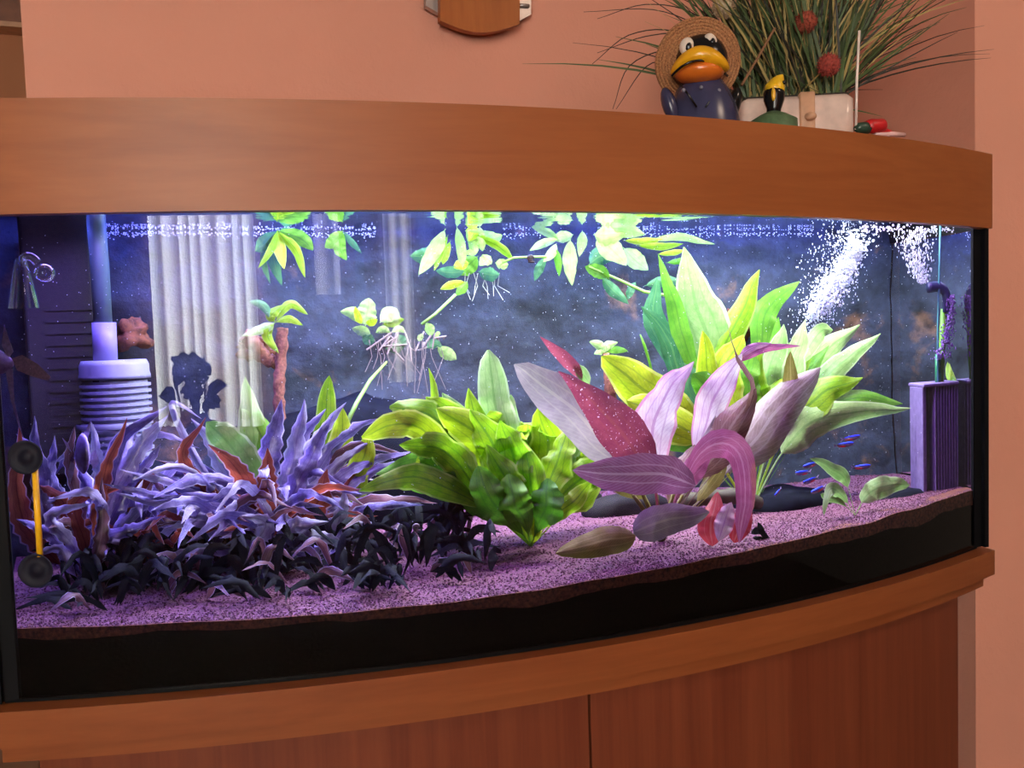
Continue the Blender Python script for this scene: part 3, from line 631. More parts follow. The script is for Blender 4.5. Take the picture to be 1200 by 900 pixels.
arching(c1, Vector(c1.location)+Vector((-.09, .01, 0)), 46, -3.0, 3.2, (.08, .15), [P_VIO, P_PAL, P_VIO, P_MAR, P_RED], (.008, .014), (.35, .7))
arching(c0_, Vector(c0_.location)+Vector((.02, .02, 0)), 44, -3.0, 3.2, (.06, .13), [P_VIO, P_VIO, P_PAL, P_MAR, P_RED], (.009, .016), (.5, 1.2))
# understory, its dark leaf colour standing for shade under the crypts
for (x0, x1, lab, n) in ((.06, .26, 'low tangle of old leaves, coloured dark for shade, under the violet crypts at left', 150), (.24, .47, 'low tangle of old leaves, coloured dark for shade, between crypt and green sword plant', 150)):
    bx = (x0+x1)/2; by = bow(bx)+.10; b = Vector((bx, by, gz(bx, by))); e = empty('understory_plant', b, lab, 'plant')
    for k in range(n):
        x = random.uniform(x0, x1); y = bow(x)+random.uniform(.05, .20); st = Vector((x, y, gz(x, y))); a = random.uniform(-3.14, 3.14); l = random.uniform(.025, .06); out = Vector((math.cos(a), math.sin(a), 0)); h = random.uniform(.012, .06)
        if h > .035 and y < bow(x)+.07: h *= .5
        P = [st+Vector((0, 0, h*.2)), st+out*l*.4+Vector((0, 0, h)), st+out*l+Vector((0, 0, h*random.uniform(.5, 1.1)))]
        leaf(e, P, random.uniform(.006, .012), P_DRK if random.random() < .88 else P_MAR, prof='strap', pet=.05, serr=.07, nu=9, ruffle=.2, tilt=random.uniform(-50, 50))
# ------------------------------------------------------------------ floating plants under the water surface
def floaters(px, label, rows, Y=.27, py=270, name='floating_plant'):
    b = W(px, py, Y); b.z = min(b.z, ZW-.004); e = empty(name, b, label, 'plant', 'plants floating under the water surface')
    out = []
    for pts, wpx, mat, op in rows: out.append((pts, wpx, mat, op))
    plant_leaves(e, b, out); return e, b
S = dict(pet=.05, ruffle=.05)
floaters(325, 'green floating plant with hanging leaves left of the mirrored curtain strip', [
 ([0, (327, 290, 0), (332, 314, -.01)], 15, G_YEL, S), ([0, (345, 292, 0), (358, 325, 0)], 11, G_BRI, S), ([0, (350, 280, 0), (366, 295, 0)], 18, G_MID, S),
 ([0, (318, 290, 0), (304, 314, 0)], 9, G_BRI, S), ([0, (310, 285, .02), (300, 295, .02)], 18, G_DRK, S), ([0, (322, 305, .03), (330, 334, .03)], 14, G_DRK, S),
 ([0, (310, 300, .03), (316, 332, .03)], 9, G_DRK, S), ([0, (340, 280, .02), (352, 300, .02)], 20, G_DRK, S)])
floaters(402, 'small faint floating plant over the mirrored curtain strip', [
 ([0, (390, 282, 0), (378, 288, 0)], 16, G_MID, S), ([0, (398, 290, 0), (406, 304, 0)], 14, G_MID, S), ([0, (412, 285, 0), (422, 297, 0)], 8, G_DRK, S)])
e, b = floaters(545, 'broad floating plant with star of pale leaves in the middle', [
 ([(522, 268, 0), (508, 295, 0), (491, 321, 0)], 18, F_PAL, S), ([(535, 265, 0), (540, 290, 0), (543, 318, 0)], 12, F_PAL, S), ([(525, 275, 0), (515, 300, 0), (510, 318, 0)], 8, G_BRI, S),
 ([(528, 282, 0), (522, 300, 0), (519, 310, 0)], 9, G_BRI, S), ([0, (556, 272, 0), (548, 283, -.01)], 14, G_BRI, S), ([0, (562, 280, 0), (566, 295, 0)], 15, F_PAL, S),
 ([0, (575, 280, 0), (588, 275, 0)], 16, F_PAL, S), ([0, (560, 275, 0), (562, 266, 0)], 14, F_PAL, S), ([0, (585, 290, 0), (602, 303, 0)], 10, G_BRI, S), ([0, (555, 293, 0), (544, 296, 0)], 11, F_PAL, S),
 ([(575, 300, 0), (570, 305, 0), (562, 312, 0)], 15, F_PAL, S), ([(580, 308, 0), (588, 310, 0), (590, 316, 0)], 13, F_PAL, S), ([(550, 308, 0), (540, 310, 0), (530, 314, 0)], 14, G_BRI, S),
 ([(545, 318, 0), (530, 320, 0), (512, 318, 0)], 15, G_DRK, S), ([(560, 318, 0), (575, 322, 0), (586, 322, 0)], 17, G_DRK, S), ([(545, 330, 0), (530, 334, 0), (515, 338, 0)], 10, G_YEL, S),
 ([(548, 330, 0), (542, 338, 0), (536, 346, 0)], 12, G_MID, S), ([(520, 285, .03), (500, 300, .03), (480, 300, .03)], 20, G_DRK, S), ([(560, 300, .02), (548, 312, .02), (536, 322, .02)], 22, G_MID, S)])
r_ = MB().tube([W(588, 308, b.y), W(602, 302, b.y), W(625, 301, b.y), W(640, 301, b.y)], .0016, 6).tube([W(534, 345, b.y), W(510, 368, b.y), W(494, 380, b.y)], .002, 6); r_.build('runner', F_PAL, e, True)
r_ = MB()
for k in range(9): x = 545+k*5; r_.tube([W(x, 320, b.y), W(x+random.uniform(-6, 8), 335, b.y+.01), W(x+random.uniform(-6, 14), random.uniform(340, 365), b.y)], .0004, 4)
r_.build('roots', plain('pale_root', (.5, .5, .4, 1)), e)
e, b = floaters(690, 'brightly lit floating plant with long white tipped leaves right of the middle', [
 ([(655, 282, 0), (640, 272, 0), (618, 262, 0)], 10, F_PAL, S), ([(655, 280, 0), (635, 286, 0), (619, 295, 0)], 10, F_PAL, S), ([(652, 285, 0), (645, 298, 0), (636, 308, 0)], 11, F_PAL, S),
 ([(650, 290, 0), (653, 305, 0), (655, 322, 0)], 9, G_MID, S), ([(668, 280, 0), (668, 305, 0), (670, 334, 0)], 17, F_PAL, S), ([(672, 275, 0), (660, 278, 0), (648, 280, 0)], 14, F_PAL, S),
 ([(682, 270, 0), (682, 285, 0), (680, 300, 0)], 12, F_PAL, S), ([(700, 272, -.02), (715, 290, -.03), (733, 312, -.03)], 26, F_PAL, S), ([(695, 275, -.02), (710, 275, -.03), (735, 272, -.03)], 24, F_PAL, S),
 ([(700, 270, -.02), (725, 268, -.03), (755, 275, -.03)], 22, F_PAL, S), ([(730, 290, 0), (742, 305, 0), (758, 316, 0)], 22, F_PAL, S), ([(730, 282, 0), (755, 282, 0), (778, 280, 0)], 9, G_YEL, S),
 ([(745, 288, 0), (775, 288, 0), (800, 285, 0)], 9, G_BRI, S), ([(760, 282, 0), (800, 278, 0), (838, 286, 0)], 9, F_PAL, S), ([(770, 298, 0), (790, 296, 0), (802, 294, 0)], 7, G_BRI, S),
 ([(640, 300, .02), (632, 315, .02), (627, 331, .02)], 11, G_DRK, S), ([(705, 325, .0), (718, 340, 0), (736, 357, 0)], 14, G_DRK, S), ([(690, 310, .02), (705, 300, .02), (722, 305, .02)], 24, G_DRK, S),
 ([(715, 328, .0), (700, 318, 0), (684, 312, 0)], 18, G_MID, S), ([(755, 335, .03), (780, 330, .03), (800, 332, .03)], 14, G_DRK, S), ([(745, 330, .02), (738, 340, .02), (735, 350, .02)], 10, G_DRK, S),
 ([(780, 308, .03), (800, 306, .03), (815, 308, .03)], 8, G_MID, S)])
MB().tube([W(690, 312, b.y), W(725, 328, b.y), W(755, 342, b.y), W(786, 347, b.y)], [.0015, .002, .0024, .0022], 6).build('runner', F_PAL, e, True)
# plantlet with pale leaves, roots and stem
b = W(455, 395, .25); e = empty('drifting_plantlet', b, 'pale leaved plantlet with hanging roots drifting in mid water', 'plant')
plant_leaves(e, b, [([(426, 380, 0), (415, 368, 0), (399, 366, 0)], 15, F_PAL, S), ([(428, 382, 0), (430, 366, 0), (432, 349, 0)], 24, F_PAL, dict(pet=.05, prof='round')), ([(424, 380, -.01), (420, 372, -.01), (415, 358, -.01)], 9, G_YEL, S),
 ([(428, 378, -.01), (436, 378, -.01), (443, 374, -.01)], 9, G_YEL, S), ([(445, 378, 0), (458, 368, 0), (470, 372, 0)], 20, F_PAL, S), ([(448, 380, 0), (462, 378, 0), (475, 374, 0)], 12, G_BRI, S), ([(435, 392, 0), (424, 388, 0), (413, 386, 0)], 13, F_PAL, S),
 ([(440, 390, 0), (450, 386, 0), (458, 390, 0)], 9, F_PAL, S), ([(475, 390, 0), (468, 386, 0), (460, 390, 0)], 8, F_PAL, S), ([(505, 395, 0), (503, 385, 0), (499, 378, 0)], 12, F_PAL, S), ([(508, 394, 0), (514, 392, 0), (518, 393, 0)], 6, F_PAL, S),
 ([(512, 406, 0), (524, 414, 0), (536, 422, 0)], 15, F_PAL, S), ([(500, 408, 0), (508, 402, 0), (516, 406, 0)], 12, G_DRK, S), ([(490, 400, 0), (492, 396, 0), (494, 392, 0)], 7, F_PAL, S), ([(470, 400, 0), (465, 408, 0), (450, 408, 0)], 14, G_DRK, S), ([(440, 400, 0), (432, 398, 0), (425, 394, 0)], 14, G_DRK, S), ([(462, 396, 0), (470, 400, 0), (475, 408, 0)], 14, G_DRK, S)])
r_ = MB()
for k in range(16): x = random.uniform(432, 515); r_.tube([W(x, 398, b.y), W(x+random.uniform(-6, 8), 418, b.y), W(x+random.uniform(-14, 22), random.uniform(425, 462), b.y)], .0005, 4)
for k in range(14): x = random.uniform(440, 520); r_.tube([W(x, random.uniform(385, 410), b.y+.01), W(x+random.uniform(-12, 12), random.uniform(388, 412), b.y), W(x+random.uniform(-25, 25), random.uniform(390, 425), b.y)], .0012, 5)
r_.build('roots', plain('brownish_root', (.22, .17, .16, 1)), e)
MB().tube([W(406, 497, b.y-.08), W(418, 472, b.y-.06), W(434, 445, b.y-.03), W(453, 424, b.y)], [.0028, .0026, .0022, .0014], 7).build('stem', F_PAL, e, True)
# houseplant in front of the window curtain, seen mirrored in the glass
hp = empty('houseplant', (-1.0, -2.75, FZ), 'dark leafy houseplant in a pot before the wide pleated curtain', 'plant')
MB().lathe([(0, 0), (.11, 0), (.14, .22), (.15, .24), (.13, .24), (.12, .20), (0, .20)], (-1.0, -2.75, FZ), n=24).build('pot', plain('brown_pot', srgb(110, 70, 50), .6), hp, True)
rb_ = random.Random(5); stp = MB()
for k in range(5):
    x_ = -1.0+rb_.uniform(-.34, .32); top_ = Vector((x_, -2.75+rb_.uniform(-.1, .1), rb_.uniform(.10, .30))); stp.tube([(-1.0, -2.75, FZ+.2), (-1.0+(x_+1)*.5, -2.75, -.25), top_], .008, 6)
    for j in range(12):
        q_ = top_+Vector((0, 0, -rb_.uniform(0, .35))); a_ = rb_.uniform(0, 6.28); o_ = Vector((math.cos(a_), math.sin(a_)*.6, rb_.uniform(-.2, .6)))*rb_.uniform(.08, .16)
        leaf(hp, [q_, q_+o_*.5+Vector((0, 0, .02)), q_+o_], .06, P_DRK, prof='ovate', pet=.1, nu=8)
stp.build('stems', P_DRK, hp)
# leafy sprig on a crusty root
b = W(322, 378, .27); e = empty('leafy_sprig', b, 'green sprig of narrow leaves growing on the crusty pinkish root', 'plant')
T_ = dict(pet=.08, ruffle=.05)
plant_leaves(e, b, [([0, (310, 384, 0), (283, 393, 0)], 12, G_PAL, T_), ([0, (318, 370, 0), (333, 358, 0)], 13, G_BRI, T_), ([0, (340, 356, 0), (360, 367, 0)], 11, G_BRI, T_), ([0, (340, 374, 0), (355, 380, 0)], 9, G_BRI, T_), ([0, (314, 392, 0), (326, 414, 0)], 12, G_BRI, T_), ([0, (308, 358, 0), (290, 352, 0)], 10, G_DRK, T_)])
crust = plain('crusty_pinkish_root_bark', srgb(128, 78, 62), .9, 0, .5, 260, .9)
def crusty(pts, r, Y, sd):
    P = catmull([W(x, y, Y) for x, y in pts], 26); rr = [r*(1+.35*noise.noise(Vector((i*.9, sd, 0)))) for i in range(27)]
    m = MB().tube(P, rr, 10); m.v = [v+Vector((noise.noise(v*180), noise.noise(v*180+Vector((9, 0, 0))), noise.noise(v*180+Vector((0, 9, 0)))))*r*.45 for v in m.v]; return m
dw = empty('root_wood', W(328, 478, .28), 'upright crusty pinkish driftwood root behind the crypts', 'driftwood')
crusty([(331, 384), (330, 420), (327, 450), (329, 500), (335, 560)], .0065, .285, 1).build('upright_root', crust, dw, True)
crusty([(330, 425), (312, 420), (295, 400), (286, 392)], .008, .295, 4).build('branch', crust, dw, True)
# small tuft on a stub
b = W(710, 412, .26); e = empty('small_tuft', b, 'tiny pale green tuft of leaves left of the tall sword plant', 'plant')
plant_leaves(e, b, [([0, (702, 405, 0), (692, 400, 0)], 11, G_PAL, S), ([0, (712, 404, 0), (722, 401, 0)], 11, G_PAL, S), ([0, (720, 410, 0), (734, 412, 0)], 9, G_MID, S), ([0, (704, 412, 0), (697, 416, 0)], 9, G_PAL, S), ([0, (712, 418, 0), (724, 418, 0)], 9, G_MID, S)])
MB().tube([W(710, 414, .26), W(714, 440, .26), W(716, 480, .26)], [.004, .008, .008], 8).build('stub', crust, e, True)
b = W(768, 470, .2); e = empty('budding_stem', b, 'thin green budding stem rising left of the tall sword plant', 'plant')
MB().tube([W(750, 392, .2), W(755, 405, .2), W(761, 425, .2), W(766, 450, .2), W(769, 480, .2)], [.0008, .002, .0018, .0024, .0024], 7).build('stem', G_MID, e, True)
# ------------------------------------------------------------------ equipment in the water
ICO = []
_t = (1+5**.5)/2
for a, c in ((1, _t), (-1, _t), (1, -_t), (-1, -_t)): ICO += [Vector((0, a, c)).normalized(), Vector((a, c, 0)).normalized(), Vector((c, 0, a)).normalized()]
ICOF = []
for i in range(12):
    for j in range(i+1, 12):
        for k in range(j+1, 12):
            if all((ICO[x]-ICO[y]).length < 1.1 for x, y in ((i, j), (j, k), (i, k))):
                nrm = (ICO[j]-ICO[i]).cross(ICO[k]-ICO[i]); ICOF.append((i, j, k) if nrm.dot(ICO[i]) > 0 else (i, k, j))
def beads(name, pts, mat, label=None, cat=None, parent=None, smooth=True):
    vs, fs = [], []
    for c, r, st in pts:
        b0 = len(vs); vs += [c+Vector((d.x*r, d.y*r, d.z*r*st)) for d in ICO]; fs += [(a+b0, b_+b0, c_+b0) for a, b_, c_ in ICOF]
    o = mesh(name, vs, fs, mat, parent, smooth); o['kind'] = 'stuff'
    if label: tag(o, label, cat)
    return o
bub = Mat('air_bubble'); bub.base((.9, .9, .95, 1)).set(Roughness=.12); bub.p.inputs['Specular IOR Level'].default_value = 1
tl = bub.node('ShaderNodeBsdfTranslucent'); tl.inputs[0].default_value = (.95, .95, 1, 1); mx = bub.node('ShaderNodeMixShader'); mx.inputs[0].default_value = .4
bub.link(bub.p.outputs[0], mx.inputs[1]); bub.link(tl.outputs[0], mx.inputs[2]); bub.link(mx.outputs[0], bub.out.inputs[0]); bub = bub.m
g = random.gauss
pts = []
for k in range(2300):     # dense white jet of gas
    t = random.random()**.8; x = 950+58*t; y = 372-82*t; s = 4+13*math.sin(math.pi*min(1, t*.95+.05))
    pts.append((W(x+g(0, s*.5), y+g(0, s*.55), .20+g(0, .008)), random.uniform(.0007, .0020), random.uniform(.8, 1.3)))
for k in range(900):      # scattered cloud around it
    x = random.uniform(935, 1012); y = random.uniform(262, 398); c = 985-(y-300)*.32
    if abs(x-c) > random.gauss(0, 26)+8: x = c+g(-6, 17)
    pts.append((W(x, y, .22+g(0, .012)), random.uniform(.0004, .0010), random.uniform(1, 2.2)))
for k in range(160):      # froth where it meets the surface
    pts.append((W(990+g(12, 9), 284+g(0, 7), .19+g(0, .006)), random.uniform(.001, .0026), .8))
beads('bubble_jet', pts, bub, 'dense white stream of fine gas bubbles above the tall sword plant', 'bubbles')
pts = []
for k in range(620):
    t = random.random(); y = 268+64*t; c = 1070+12*t**2; s = 9*(1-t)+4
    pts.append((W(c+g(0, s), y, .11+g(0, .008)), random.uniform(.0005, .0013), random.uniform(1, 3)))
for k in range(150): pts.append((W(random.uniform(1010, 1140), 268+g(0, 2.5), .10+g(0, .02)), random.uniform(.0010, .0024), .8))
beads('bubble_stream', pts, bub, 'violet bubble stream rising from the dark elbow nozzle at right', 'bubbles')
pts = []
for a, c, n in ((105, 440, 420), (590, 640, 40), (700, 950, 260)):
    for k in range(n): p = W(random.uniform(a, c), 268, .335+g(0, .012)); p.z = ZW-.002-abs(g(0, .003)); p.y = min(p.y, .35); pts.append((p, random.uniform(.0005, .0012), 1))
beads('surface_bubbles', pts, bub, 'line of tiny bright bubbles along the back of the water surface', 'bubbles')
pts = []
for k in range(1900):
    x = random.uniform(.03, L-.03); y = random.uniform(bow(x)+.06, .34); z = random.uniform(.12, ZW-.01); pts.append((Vector((x, y, z)), random.uniform(.00022, .00052), 1))
beads('drifting_specks', pts, bub, 'tiny pale specks drifting all through the aquarium water', 'particles')
grey_v = plain('grey_filter_plastic', srgb(150, 150, 170), .45); teal = plain('grey_green_pipe', srgb(96, 120, 118), .45); lilac = plain('lilac_grey_plastic', srgb(150, 140, 180), .4)
# strainer at the left
Yf = .29; sp = pxs(135, 470, Yf); base = W(135, 545, Yf)
it = empty('filter_intake', base, 'ribbed round filter strainer with pipe at the back left', 'filter')
MB().tube([W(112, 250, Yf), W(117, 310, Yf), W(121, 382, Yf)], 10*sp, 14).build('pipe', teal, it, True)
MB().tube([W(122, 378, Yf), W(124, 424, Yf)], 13*sp, 16).build('collar', lilac, it, True)
top = W(134, 428, Yf); bot = W(134, 545, Yf); H = top.z-bot.z; r0 = 38*sp
MB().lathe([(0, .006), (r0*.9, .006), (r0*.97, .0), (r0*.97, -.008), (r0, -.012), (r0, -.016), (0, -.016)], top, n=32).build('cap', grey_v, it, True)
pr = []; nr = 13
for k in range(nr):
    z = -.018-k*(H-.02)/nr; d = (H-.02)/nr; pr += [(r0*.90, z), (r0*.90, z-d*.45), (r0*.99, z-d*.5), (r0*.99, z-d*.92), (r0*.90, z-d*.98)]
MB().lathe(pr, top, n=32).build('ribbed_cage', grey_v, it)
MB().lathe([(r0*1.03, .002), (r0*1.05, .0), (r0*1.03, -.004)], W(134, 497, Yf), n=32).build('ring', grey_v, it, True)
hs = plain('dark_brown_grey_plastic', srgb(38, 33, 34), .6, 0, .3, 200, .3); pa = W(24, 300, .34); pb = W(107, 300, .34); zb_ = W(60, 560, .30).z; zc_ = (zb_+.47)/2
fh = empty('filter_housing', ((pa.x+pb.x)/2, .33, zb_), 'dark brown slotted filter housing in the back left corner', 'filter')
MB().box(((pa.x+pb.x)/2, .335, zc_), (pb.x-pa.x, .04, .47-zb_), bev=.004).build('housing', hs, fh)
for k in range(14): MB().box(((pa.x+pb.x)/2+.01, .3145, zb_+.02+k*.0135), (.05, .003, .006)).build('slot_bar', hs, fh)
# drop checker of blown glass
Yc = .03; sc_ = pxs(40, 330, Yc); dc = empty('drop_checker', W(35, 360, Yc), 'clear glass drop checker with bulb and cone at upper left', 'drop checker')
MB().lathe([(17*sc_, 0), (16*sc_, 8*sc_), (12*sc_, 30*sc_), (8*sc_, 48*sc_), (5.5*sc_, 58*sc_)], W(28, 361, Yc), n=20).build('cone', bulb_mat, dc, True)
MB().tube(catmull([W(24, 312, Yc), W(28, 302, Yc), W(36, 301, Yc), W(45, 308, Yc)], 10), 5*sc_, 12).build('neck', bulb_mat, dc, True)
MB().ball(W(52, 320, Yc), (12*sc_, 12*sc_, 11*sc_), n=18, m=12).build('bulb', bulb_mat, dc, True)
# yellow rod with suction cups on the glass
def incup(px, py):
    q, v = wray(px, py); return q-ray(px, py)*.006
cu = empty('suction_rod', incup(45, 667), 'yellow rod between two black suction cups stuck on the front glass', 'holder')
for px, py in ((33, 535), (45, 667)):
    c = incup(px, py); nrm = Vector((c.x-CB[0], c.y-CB[1], 0)).normalized(); r = 17.5*.00088
    MB().lathe([(0, .0035), (r*.3, .004), (r*.34, .002), (r*.8, .002), (r, .006), (r*1.0, .005), (r*.7, -.002), (r*.25, -.006), (0, -.006)], c, nrm, 28).build('suction_cup', blackrub, cu, True)
MB().tube([incup(41, 550), incup(47, 652)], 3.2*.00088, 10).build('rod', yellow, cu, True)
# inner filter at the right
Yq = .085; x0 = W(1068, 500, .125).x; x1 = L-.008; zt = W(1100, 452, Yq).z; zb = gz(1.15, .1)-.003
fo = empty('sponge_filter', (x0, Yq, zb), 'violet grey corrugated filter cartridge standing in the right corner', 'filter')
out = []; nz = 9
for k in range(nz*4+1): out.append((x0+.022+(x1-x0-.022)*k/(nz*4), Yq-.002+(.0045 if k % 4 in (0, 3) else -.0045)))
violetf = plain('violet_grey_filter_foam', srgb(118, 100, 146), .7, 0, .2, 120, .3)
MB().prism(out+[(x1, Yq+.05), (x0+.022, Yq+.05)], zb, zt).build('corrugated_body', violetf, fo)
MB().box((x0+.004, Yq+.022, (zb+zt)/2), (.008, .05, zt-zb), bev=.002).build('side_frame', violetf, fo)
MB().box((x0+.015, Yq+.03, (zb+zt)/2), (.014, .03, zt-zb)).build('side_slot', plain('dark_slot', (.02, .018, .03, 1), .7), fo)
MB().box(((x0+x1)/2, Yq+.022, zt+.002), (x1-x0, .06, .005), bev=.002).build('top_plate', violetf, fo)
dkblue = plain('dark_blue_plastic', srgb(52, 58, 96), .35); lime = plain('lime_green_tube', srgb(120, 190, 60), .35); grn = plain('green_tube', srgb(40, 130, 80), .35); tealt = plain('teal_air_hose', srgb(80, 150, 150), .3)
pu = empty('filter_outlet', W(1106, 446, .1), 'dark blue elbow nozzle on a green riser tube above the filter', 'filter')
MB().tube(catmull([W(1087, 337, .1), W(1099, 336, .1), W(1107, 341, .1), W(1109, 352, .1), W(1109, 366, .1)], 14), .0078, 12).build('elbow_nozzle', dkblue, pu, True)
MB().tube([W(1106, 362, .105), W(1104, 405, .105), W(1102, 452, .105)], .0062, 10).build('riser_tube', lime, pu, True)
MB().tube([W(1099, 415, .1), W(1099, 452, .1)], .0055, 10).build('lower_tube', grn, pu, True)
ah = MB().tube([W(1102, 262, .095), W(1101, 310, .095), W(1099, 380, .095), W(1099, 452, .095)], .0021, 8).build('air_hose', tealt, None, True)
tag(ah, 'thin teal air hose hanging down behind the elbow nozzle', 'hose')
sb = MB().tube([W(1098, 276, .2), W(1150, 312, .06)], .0075, 12).build('spray_bar', lilac, None, True); tag(sb, 'lilac grey spray bar pipe just below the water at right', 'pipe')
mo = []
for k in range(420):
    t = random.random(); x = 1115-14*max(0, t-.35)*1.4; y = 346+76*t; mo.append((W(x+g(0, 2.5+5*max(0, t-.3)), y, .09+g(0, .004)), random.uniform(.0007, .0018), random.uniform(.8, 1.8)))
beads('moss_clump', mo, plain('violet_moss', srgb(150, 110, 190), .8), 'violet tinted moss clump clinging beside the green riser tube', 'moss')
b = W(1112, 450, .12); e = empty('corner_plant', b, 'small bright green plant behind the filter in the right corner', 'plant')
plant_leaves(e, b, [([0, (1122, 440, 0), (1146, 428, 0)], 18, G_PAL, S), ([0, (1124, 425, .01), (1142, 420, .01)], 12, G_BRI, S), ([0, (1120, 410, .02), (1138, 396, .02)], 12, G_YEL, S), ([0, (1112, 430, .02), (1120, 405, .02)], 10, G_BRI, S)])
# stones and wood
crust2 = plain('rust_brown_crust', srgb(104, 56, 28), .9, 0, .6, 160, 1)
def stone(name, px, py, Y, rpx, ry, rz, mat, label, sd, cat='stone', rg=.16):
    s = pxs(px, py, Y); c = W(px, py, Y)
    m = MB().ball((0, 0, 0), (rpx*s, ry, rz*s), n=22, m=13, fn=lambda d: (1+rg*noise.noise(d*1.6+Vector((sd, 0, 0)))+rg*.4*noise.noise(d*5+Vector((0, sd, 0))))*(1-.25*max(0, abs(d.z)-.4)))
    m.v = [v+c for v in m.v]; o = m.build(name, mat, None, True); tag(o, label, cat); return o
slate = plain('blue_black_slate', srgb(17, 20, 30), .85, 0, .35, 60, .5, .08); greyst = plain('dark_grey_stone', srgb(40, 37, 38), .8, 0, .3, 50, .5, .1); logm = plain('dark_olive_wood', srgb(64, 58, 38), .7, 0, .3, 60, .6)
stone('boulder', 915, 592, .135, 66, .04, 26, slate, 'large rounded blue black stone behind the red sword plant', 1)
stone('boulder', 1052, 587, .10, 50, .035, 17, slate, 'flat blue black slate lying beside the right filter', 4)
stone('boulder', 735, 596, .16, 52, .03, 22, greyst, 'dark grey stone between the green and the red sword plants', 7)
stone('boulder', 640, 590, .24, 70, .03, 26, greyst, 'dark grey stone at the back behind the green sword plant', 9)
stone('boulder', 150, 590, .27, 80, .04, 60, slate, 'big dark rock at the back left under the strainer', 12)
stone('boulder', 415, 560, .29, 130, .045, 110, slate, 'big dark cave rock at the back behind the crypts', 15)
lg = MB().tube(catmull([W(800, 588, .09), W(835, 583, .09), W(862, 582, .09), W(890, 590, .10)], 14), [.010+.0015*math.sin(i*1.7) for i in range(15)], 12).build('log', logm, None, True); tag(lg, 'short dark olive wood piece behind the drooping pink leaf', 'driftwood')
tw = empty('leaf_litter', ground(895, 632), 'dark withered leaf scrap lying on the gravel near the right stone', 'leaf')
plant_leaves(tw, ground(895, 632), [([(880, 625, 0), (890, 622, 0), (905, 634, 0)], 9, P_DRK, dict(pet=0)), ([(888, 612, 0), (893, 622, 0), (898, 636, 0)], 7, P_DRK, dict(pet=0)), ([(882, 630, 0), (892, 632, 0), (900, 634, 0)], 6, P_DRK, dict(pet=0))])
for px, py, r1, r2, Yb, sd, lab in ((152, 392, 22, 18, .325, 3, 'rust brown crusty rock beside the strainer pipe'), (300, 408, 20, 15, .32, 6, 'rust brown crusty rock beside the upright root'), (868, 380, 26, 16, .335, 8, 'rust brown crusty rock behind the tall sword plant')):
    stone('crusty_rock', px, py, Yb, r1, .02, r2, crust2, lab, sd, 'rock', .8)
# snails
for px, py, Y, c, lab in ((487, 618, .02, srgb(170, 160, 150), 'tiny pale snail on the litter beside the green sword plant'), (621, 303, .26, srgb(40, 24, 28), 'tiny dark snail hanging on the floating runner')):
    s = pxs(px, py, Y)*5; cc = W(px, py, Y); P = []; rr = []
    for i in range(22): a = i*.55; q = s*(1-i/24); P.append(cc+Vector((math.cos(a)*q*.7, -i*.00008, math.sin(a)*q*.7))); rr.append(q*.42)
    sn = empty('snail', cc, lab, 'snail'); mm = plain('snail_shell', c, .3); MB().tube(P, rr, 7).build('shell', mm, sn, True)
    MB().ball(cc+Vector((s*.3, 0, -s*.8)), (s*.9, s*.4, s*.3), n=10, m=6).build('foot', mm, sn, True)
# ------------------------------------------------------------------ fish
silver = plain('silvery_fish_skin', srgb(120, 110, 130), .3); fred = plain('red_fish_stripe', srgb(210, 24, 40), .35); fblue = Mat('iridescent_blue_stripe'); fblue.base((.03, .08, .95, 1)).set(Roughness=.25, Metallic=.3); fblue = fblue.m
finm = plain('clear_fin', srgb(150, 130, 170), .4)
def fishbody(c, ax, up, l, h, w_, n=12, m=10):
    sd = ax.cross(up).normalized(); vs, fs = [], []
    for i in range(m+1):
        t = i/m; r = math.sin(math.pi*min(1, t*.92+.04))**.7*(1-.45*t)
        for k in range(n): a = 2*math.pi*k/n; vs.append(c+ax*(l*(.5-t))+up*(h*r*math.sin(a))+sd*(w_*r*math.cos(a)))
    fs = [(i*n+k, i*n+(k+1) % n, (i+1)*n+(k+1) % n, (i+1)*n+k) for i in range(m) for k in range(n)]+[tuple(range(n))[::-1], tuple(range(m*n, m*n+n))]
    return vs, fs
def fin(name, pts, mat, parent, th=.0005):
    pts = [Vector(p) for p in pts]; nrm = (pts[1]-pts[0]).cross(pts[-1]-pts[0]).normalized()*th; n = len(pts)
    return mesh(name, [p+nrm for p in pts]+[p-nrm for p in pts], [tuple(range(n)), tuple(range(n, 2*n))[::-1]]+[(i, n+i, n+(i+1) % n, (i+1) % n) for i in range(n)], mat, parent)
neons = [(998, 513, .12, 1, .10, 'topmost neon tetra of the pair right of the bubble stream'), (990, 521, .13, 1, .05, 'lower neon tetra of the topmost pair'), (949, 545, .10, -1, -.12, 'neon tetra just left of the seedling leaf tip'),
 (940, 554, .11, -1, 0, 'leftmost neon tetra of the cluster beside the seedling'), (949, 563, .10, -1, -.15, 'neon tetra with broad red flank in the cluster'), (958, 574, .09, -1, -.2, 'lowest neon tetra of the cluster beside the seedling'),
 (1010, 547, .13, 1, .0, 'pale blue neon tetra above the seedling'), (911, 577, .07, -1, -.6, 'lone neon tetra in front of the big blue black stone')]
